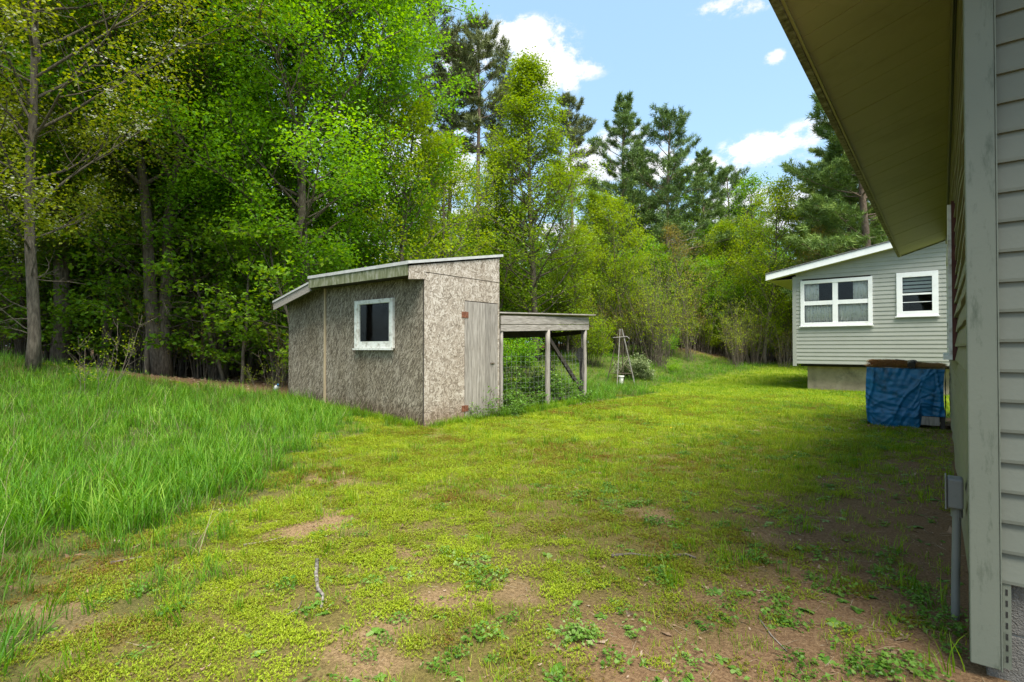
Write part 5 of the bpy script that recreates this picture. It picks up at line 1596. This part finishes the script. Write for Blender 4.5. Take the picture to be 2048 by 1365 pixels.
def blades(mb, rg, n, rad, h0, h1, w, bend=.5, seg=4, tint=(.2, .8)):
    for i in range(n):
        az = rg.uniform(0, 6.28); r_ = rad * math.sqrt(rg.uniform()); h = rg.uniform(h0, h1)
        p = np.array([math.cos(az) * r_, math.sin(az) * r_, -.01]); da = rg.uniform(0, 6.28)
        out = np.array([math.cos(da), math.sin(da), 0]); b_ = bend * rg.uniform(.3, 1.4); side = np.array([-out[1], out[0], 0])
        a0 = rg.uniform(0, .25); V = []
        for k in range(seg + 1):
            u = k / seg; ww = w * (1 - u ** 1.8) * .5 + w * .04
            V += [p - side * ww, p + side * ww]
            a = a0 + b_ * u * 1.5
            p = p + (out * math.sin(a) + np.array([0, 0, math.cos(a)])) * h / seg
        t0 = rg.uniform(*tint)
        tt = np.repeat(np.clip(t0 + np.linspace(-.12, .12, seg + 1), 0, 1), 2)
        mb.raw(V, [(2 * k, 2 * k + 1, 2 * k + 3, 2 * k + 2) for k in range(seg)], tint=tt)


def protos(nm, mat, k, f):
    out = []
    for i in range(k):
        rg = np.random.RandomState(900 + i + len(nm) * 31); mb = MB(); f(mb, rg, i); out.append(pobj(mb, '%s_%d' % (nm, i), mat))
    return out


tall_p = protos('tallgrass', 'grass_tall', 5, lambda m, rg, i: blades(m, rg, 18, .10, .13, .34, .0062, .85, 5, (.12, .9)))
lawn_p = protos('lawngrass', 'grass_lawn', 5, lambda m, rg, i: blades(m, rg, 20, .07, .025, .075, .0034, .8, 3, (.05, .95)))
mid_p = protos('midgrass', 'grass_lawn', 4, lambda m, rg, i: blades(m, rg, 12, .05, .07, .17, .0048, .6, 4, (.05, .5)))


def moss_f(m, rg, i):
    n = 70; C = np.stack([rg.normal(0, .035, n), rg.normal(0, .035, n), np.zeros(n)], -1)
    for c in C:
        h = rg.uniform(.006, .017); t0 = rg.uniform(.15, .85)
        top = c + [0, 0, h]; V = []; T = []
        for k in range(4):
            a = k * 1.57 + rg.uniform(0, .8); d = np.array([math.cos(a), math.sin(a), rg.uniform(.3, 1.1)]) * .007; s = np.array([-math.sin(a), math.cos(a), 0]) * .0022
            b0 = c + [0, 0, h * rg.uniform(.3, 1)]
            T.append((len(V), len(V) + 1, len(V) + 2)); V += [b0 - s, b0 + s, b0 + d]
        m.raw(V, tris=T, tint=t0)


moss_p = protos('moss', 'moss', 4, moss_f)


def rosette(m, rg, i):
    n = 9
    for k in range(n):
        a = k * GA + rg.uniform(-.3, .3); L = rg.uniform(.05, .1); w = L * (.16 if i % 2 else .3)
        out = np.array([math.cos(a), math.sin(a), 0]); sd = np.array([-out[1], out[0], 0]); V = []; up = rg.uniform(.2, .8)
        for q, (u, ww) in enumerate(((0, .2), (.3, .8), (.65, 1), (.88, .6), (1, .05))):
            p = out * L * u + np.array([0, 0, L * (up * u - .5 * u * u) + .005])
            V += [p - sd * w * ww + [0, 0, .15 * w], p + sd * w * ww + [0, 0, .15 * w]]
        m.raw(V, [(2 * q, 2 * q + 1, 2 * q + 3, 2 * q + 2) for q in range(4)], tint=rg.uniform(.2, .9))


weed_p = protos('weeds', 'weed', 4, rosette)


def clover(m, rg, i):
    n = 26; A = np.stack([rg.normal(0, .05, n), rg.normal(0, .05, n), rg.uniform(.01, .045, n)], -1)
    leaves(m, rg, A, 3, .008, .02, tint=.3, wid=.5, up=1.6, tvar=.3)


clov_p = protos('clover', 'weed', 3, clover)


def deadleaf(m, rg, i):
    L = rg.uniform(.04, .075); k = 9; th = np.linspace(0, 2 * np.pi, k, endpoint=False)
    rad = L * (.45 + .22 * np.cos(3 * th + rg.uniform(0, 6)) + rg.uniform(-.07, .07, k)); rad[0] = L * .9
    V = np.stack([rad * np.cos(th), rad * .7 * np.sin(th), .35 * rad * rad / L * rg.uniform(.2, 1.4, k) + .004], -1)
    V = np.vstack([V, [[0, 0, .004]]]); T = [(k, j, (j + 1) % k) for j in range(k)]
    m.raw(V, tris=T, tint=rg.uniform(.35, 1))


lit_p = protos('litter', 'litter', 7, deadleaf)


def stems(m, rg, i):
    for _ in range(3):
        a = rg.uniform(0, 6.28); L = rg.uniform(.05, .16); c = rg.normal(0, .04, 3) * [1, 1, 0]; d = np.array([math.cos(a), math.sin(a), rg.uniform(-.02, .15)]) * L
        P_ = np.array([c, c + d * .5 + rg.normal(0, .004, 3), c + d]) + [0, 0, .006]
        m.tube(P_, [.0013, .0012, .0008], 3, cap=False, tint=rg.uniform(.1, 1))


stem_p = protos('straw', 'straw', 5, stems)


def flower(m, rg, i):
    for k in range(14):
        a = k * GA; r_ = .013 * (1 if k % 2 else .6); d = np.array([math.cos(a), math.sin(a), 0]); s = np.array([-d[1], d[0], 0]) * .003
        b0 = np.array([0, 0, .05]); m.raw([b0 - s * .4, b0 + s * .4, b0 + d * r_ + s + [0, 0, .004], b0 + d * r_ - s + [0, 0, .004]], [(0, 1, 2, 3)], tint=rg.uniform(0, 1))


flow_p = protos('petals', 'yellow_petal', 2, flower)

rgp = np.random.RandomState(77)


def in_view(n, Z0, Z1, a0=-420, a1=2300):
    """points spread evenly over the ground between two distances, a little wider than the view"""
    Z = np.sqrt(rgp.uniform(Z0 ** 2, Z1 ** 2, n)); a = (rgp.uniform(a0, a1, n) - 1024) / F
    return Z * (a * ct - st), Z * (a * st + ct)


def area(Z0, Z1, a0=-420, a1=2300): return (Z1 ** 2 - Z0 ** 2) / 2 * (a1 - a0) / F


def solid(x, y):
    """inside a building: nothing grows there"""
    h_ = (x > HX - .02) & (y > HY - .02) & (y < YE)
    w_ = (x > WX + .28) & (y > WY + .28)
    s_ = (x > SXa) & (x < SXb + .03) & (y > SYa) & (y < SYb)
    b_ = (x > -1.0) & (x < .1) & (y > 10.42) & (y < 11.2)
    return h_ | w_ | s_ | b_


def pick(x, y, p):
    k = (rgp.uniform(0, 1, len(x)) < p) & ~solid(x, y)
    return x[k], y[k]


def U(n, a, b_): return rgp.uniform(a, b_, n)


# tall grass
xs_, ys_ = [], []
for (za, zb, dn) in ((1.2, 5.5, 150), (5.5, 10, 95), (10, 17, 60), (17, 30, 26)):
    x, y = in_view(int(area(za, zb) * dn), za, zb); x, y = pick(x, y, m_tall(x, y) * (.45 + .75 * fbm(x, y, .5, 61))); xs_.append(x); ys_.append(y)
x, y = np.concatenate(xs_), np.concatenate(ys_); d_ = -x * st + y * ct
edge = m_tall(x, y)
scatter('tall_grass', tall_p, x, y, U(len(x), 0, 6.28), U(len(x), .55, 1.15) * (.4 + .6 * edge) * (.6 + .75 * fbm(x, y, .9, 62)), 1, 'lush knee-high green grass on the slope between lawn and wood', 'grass', tilt=.12)
k = rgp.uniform(0, 1, len(x)) < .05
drys = protos('drystalk', 'straw', 4, lambda m, rg, i: blades(m, rg, 4, .06, .2, .42, .0035, .45, 4, (.2, 1)))
scatter('dry_grass_stalks', drys, x[k], y[k], U(k.sum(), 0, 6.28), U(k.sum(), .6, 1.1), 1, 'last year straw stalks standing among the tall green grass', 'grass', tilt=.25)
print('tall', len(x))
# lawn
xs_, ys_, ss_ = [], [], []
for (za, zb, dn, sc_) in ((1.0, 4, 110, .75), (4, 9, 200, .95), (9, 18, 120, 1.25), (18, 42, 34, 1.9)):
    x, y = in_view(int(area(za, zb) * dn), za, zb)
    p = (1 - m_forest(x, y)) * (1 - .9 * m_tall(x, y)) * (1 - .5 * m_dirt(x, y)) * (1 - .8 * m_bare(x, y)) * (.35 + .9 * fbm(x, y, .7, 71))
    x, y = pick(x, y, p); xs_.append(x); ys_.append(y); ss_.append(np.full(len(x), sc_))
x, y, s = np.concatenate(xs_), np.concatenate(ys_), np.concatenate(ss_)
scatter('lawn_grass', lawn_p, x, y, U(len(x), 0, 6.28), s * U(len(x), .7, 1.35), 1, 'short yellow-green lawn grass with mossy patches', 'grass', tilt=.1)
print('lawn', len(x))
# longer sparse blades in the lawn
xs_, ys_ = [], []
for (za, zb, dn) in ((1.0, 5, 16), (5, 12, 26), (12, 24, 12)):
    x, y = in_view(int(area(za, zb) * dn), za, zb); q = fbm(x, y, .55, 81)
    x, y = pick(x, y, (1 - m_forest(x, y)) * (1 - m_tall(x, y)) * (1 - .55 * m_dirt(x, y)) * sstep(.42, .7, q)); xs_.append(x); ys_.append(y)
# fringe along the shed and pen foot
t = U(900, 0, 1); xs_.append(np.where(t < .5, -10.2 + t * 2 * 3.9, -6.12 - .1 * (t - .5) * 2 + rgp.normal(0, .06, 900))); ys_.append(np.where(t < .5, 5.46 + rgp.normal(0, .07, 900), 5.6 + (t - .5) * 2 * 5.0))
x, y = np.concatenate(xs_), np.concatenate(ys_); k = ~solid(x, y); x, y = x[k], y[k]
scatter('long_grass_tufts', mid_p, x, y, U(len(x), 0, 6.28), U(len(x), .6, 1.25), 1, 'scattered longer grass tufts in the lawn and along the shed foot', 'grass', tilt=.15)
# moss
xs_, ys_, ss_ = [], [], []
for (za, zb, dn, sc_) in ((1.0, 4.2, 420, 1.0), (4.2, 8, 240, 1.2), (8, 14, 70, 1.6)):
    x, y = in_view(int(area(za, zb) * dn), za, zb)
    q = fbm(x, y, .4, 91)
    x, y = pick(x, y, (1 - m_forest(x, y)) * (1 - m_tall(x, y)) * (1 - .88 * m_dirt(x, y)) * (1 - .93 * m_bare(x, y)) * sstep(.27, .52, q) * (1 - .6 * sstep(-4.2, -1.6, x + (q - .5) * 2))); xs_.append(x); ys_.append(y); ss_.append(np.full(len(x), sc_))
x, y, s = np.concatenate(xs_), np.concatenate(ys_), np.concatenate(ss_)
scatter('moss', moss_p, x, y, U(len(x), 0, 6.28), s * U(len(x), .55, 1.35), 1, 'low yellow and olive moss carpeting the near lawn', 'moss', tilt=.08, tvar=1.3)
x, y = in_view(int(area(1.3, 8) * 150), 1.3, 8)
x, y = pick(x, y, (.25 + .75 * sstep(.35, .6, fbm(x, y, .3, 141))) * (1 - .8 * m_tall(x, y)))
scatter('leaf_crumbs', lit_p, x, y, U(len(x), 0, 6.28), U(len(x), .08, .28), 1, 'small brown crumbs of dead leaf and bark between the moss', 'leaves', tilt=.4, dz=.008)
print('moss', len(x))
# weeds and clover
x, y = in_view(int(area(1.3, 14) * 26), 1.3, 14)
q = fbm(x, y, .8, 101)
x, y = pick(x, y, (1 - m_forest(x, y)) * (1 - .9 * m_tall(x, y)) * sstep(-3.4, -1.0, x + (q - .5) * 3) * .9 + .02)
scatter('lawn_weeds', weed_p, x, y, U(len(x), 0, 6.28), U(len(x), .22, .5), 1, 'broad-leaved rosette weeds in the shaded side of the lawn', 'weeds', tilt=.12)
x, y = in_view(int(area(1.3, 18) * 26), 1.3, 18)
q = fbm(x, y, .6, 111)
x, y = pick(x, y, (1 - m_forest(x, y)) * (1 - .9 * m_tall(x, y)) * sstep(.48, .66, q) * sstep(-4.5, -1.5, x))
scatter('clover', clov_p, x, y, U(len(x), 0, 6.28), U(len(x), .5, 1.0), 1, 'small-leaved clover patches in the lawn near the house', 'clover', tilt=.1)
# dead leaves
xs_, ys_ = [], []
x, y = in_view(int(area(1.3, 9) * 90), 1.3, 9)
d0 = x - (-3.15 - .83 * y)
band = np.exp(-((d0 - .1) / .55) ** 2) * (y < 4.5) * sstep(.5, .62, fbm(x, y, .6, 121))
x1, y1 = pick(x, y, np.clip(.025 + band * .8 + .28 * m_dirt(x, y) * sstep(.4, .6, fbm(x, y, .5, 122)), 0, 1) * (1 - .6 * m_tall(x, y))); xs_.append(x1); ys_.append(y1)
n_ = 1300; a_ = U(n_, 0, 1); xs_.append(-6.30 + rgp.normal(0, .12, n_) + .12 * a_); ys_.append(9.4 + 1.7 * a_ ** .7 + rgp.normal(0, .1, n_))      # drift against the pen post
n_ = 500; xs_.append(-.5 + rgp.normal(0, .45, n_)); ys_.append(10.1 + rgp.normal(0, .28, n_))                                               # below the bin
for (za, zb, dn) in ((8, 20, 55), (20, 34, 14)):
    x, y = in_view(int(area(za, zb) * dn), za, zb); x, y = pick(x, y, m_forest(x, y)); xs_.append(x); ys_.append(y)
x, y = np.concatenate(xs_), np.concatenate(ys_); k = ~solid(x, y); x, y = x[k], y[k]
d_ = -x * st + y * ct
scatter('dead_leaves', lit_p, x, y, U(len(x), 0, 6.28), U(len(x), .4, 1.0) * (1 + 1.0 * sstep(9, 18, d_)), 1, 'dry tan fallen leaves strewn over the wood floor and bare soil', 'leaves', tilt=.35)
print('litter', len(x))
x, y = in_view(int(area(1.3, 9) * 90), 1.3, 9)
x, y = pick(x, y, np.clip(.05 + .5 * m_dirt(x, y) + .25 * m_bare(x, y) + .1 * m_tall(x, y), 0, 1))
scatter('dry_stems', stem_p, x, y, U(len(x), 0, 6.28), U(len(x), .3, .85), 1, 'short dry straw stems lying on the bare soil', 'straw', tilt=.05)
x, y = in_view(int(area(6, 30) * 1.1), 6, 30)
x, y = pick(x, y, (1 - m_forest(x, y)) * (1 - m_tall(x, y)) * sstep(-9, -3, x) * .3 + .9 * np.exp(-((x + 2.9) ** 2 + (y - 16.5) ** 2) / 1.5))
scatter('dandelion_flowers', flow_p, x, y, U(len(x), 0, 6.28), U(len(x), .8, 1.6), 1, 'tiny yellow dandelion flowers dotted over the far lawn', 'flowers', tilt=.2)
# rusty needles and moss on top of the wrapped bin
n_ = 5200
x = U(n_, -.95, .0); y = 10.5 + .62 * U(n_, 0, 1) ** 1.3
lumps = .03 * fbm(x, y, .12, 131) + .085 * np.sin(np.clip((y - 10.48) / .5, 0, 1) * 1.57) * np.clip(1.2 - (x + .95) * .9, .35, 1)
k = rgp.uniform(0, 1, n_) < np.where(x < -.45, .95, .5)
x, y, lumps = x[k], y[k], lumps[k]
M['needle_litter'].name = 'rusty_needle_litter'


def nlit(m, rg, i):
    n = 26
    for _ in range(n):
        a = rg.uniform(0, 6.28); c = rg.normal(0, .025, 3) * [1, 1, .25]; d = np.array([math.cos(a), math.sin(a), rg.uniform(-.2, .35)]) * .04; s_ = np.array([-math.sin(a), math.cos(a), 0]) * .002
        m.raw([c - s_, c + s_, c + d], tris=[(0, 1, 2)], tint=rg.uniform(0, 1))


scatter('needle_litter', protos('needlelitter', 'needle_litter', 4, nlit), x, y, U(len(x), 0, 6.28), U(len(x), .8, 1.3), 1, 'rust-brown needle litter and moss heaped on top of the blue-wrapped bin', 'litter', tilt=.1, z=bt + lumps)
print('all', round(_t.time() - _t0, 1))

# things of one kind carry one group phrase
GROUPS = {'maple_tree': 'tall maples behind and left of the shed', 'young_maple_tree': 'young maples behind the shed', 'cherry_tree': 'white-blossomed cherry trees at the left',
          'poplar_tree': 'poplars behind the pen', 'red_pine': 'bare-trunked red pines', 'white_pine': 'white pines above the back wood', 'yellow_maple_tree': 'yellow-green maples along the far lawn edge',
          'bronze_sapling': 'thin bronze-leaved young trees', 'green_shrub': 'green bushes at the wood edge', 'bare_twiggy_shrub': 'twiggy shrubs in the tall grass', 'bramble': 'brambles in the pen',
          'door_weed': 'weeds in front of the shed door', 'fallen_stick': 'sticks lying on the lawn', 'dead_tree': 'dead poles in the back wood', 'forest_tree': 'slim trees at the left wood edge'}
for o in list(sc.objects):
    if o.parent is None and o.get('category') and not o.get('group'):
        st_ = o.name.split('.')[0]
        if st_ in GROUPS: o['group'] = GROUPS[st_]
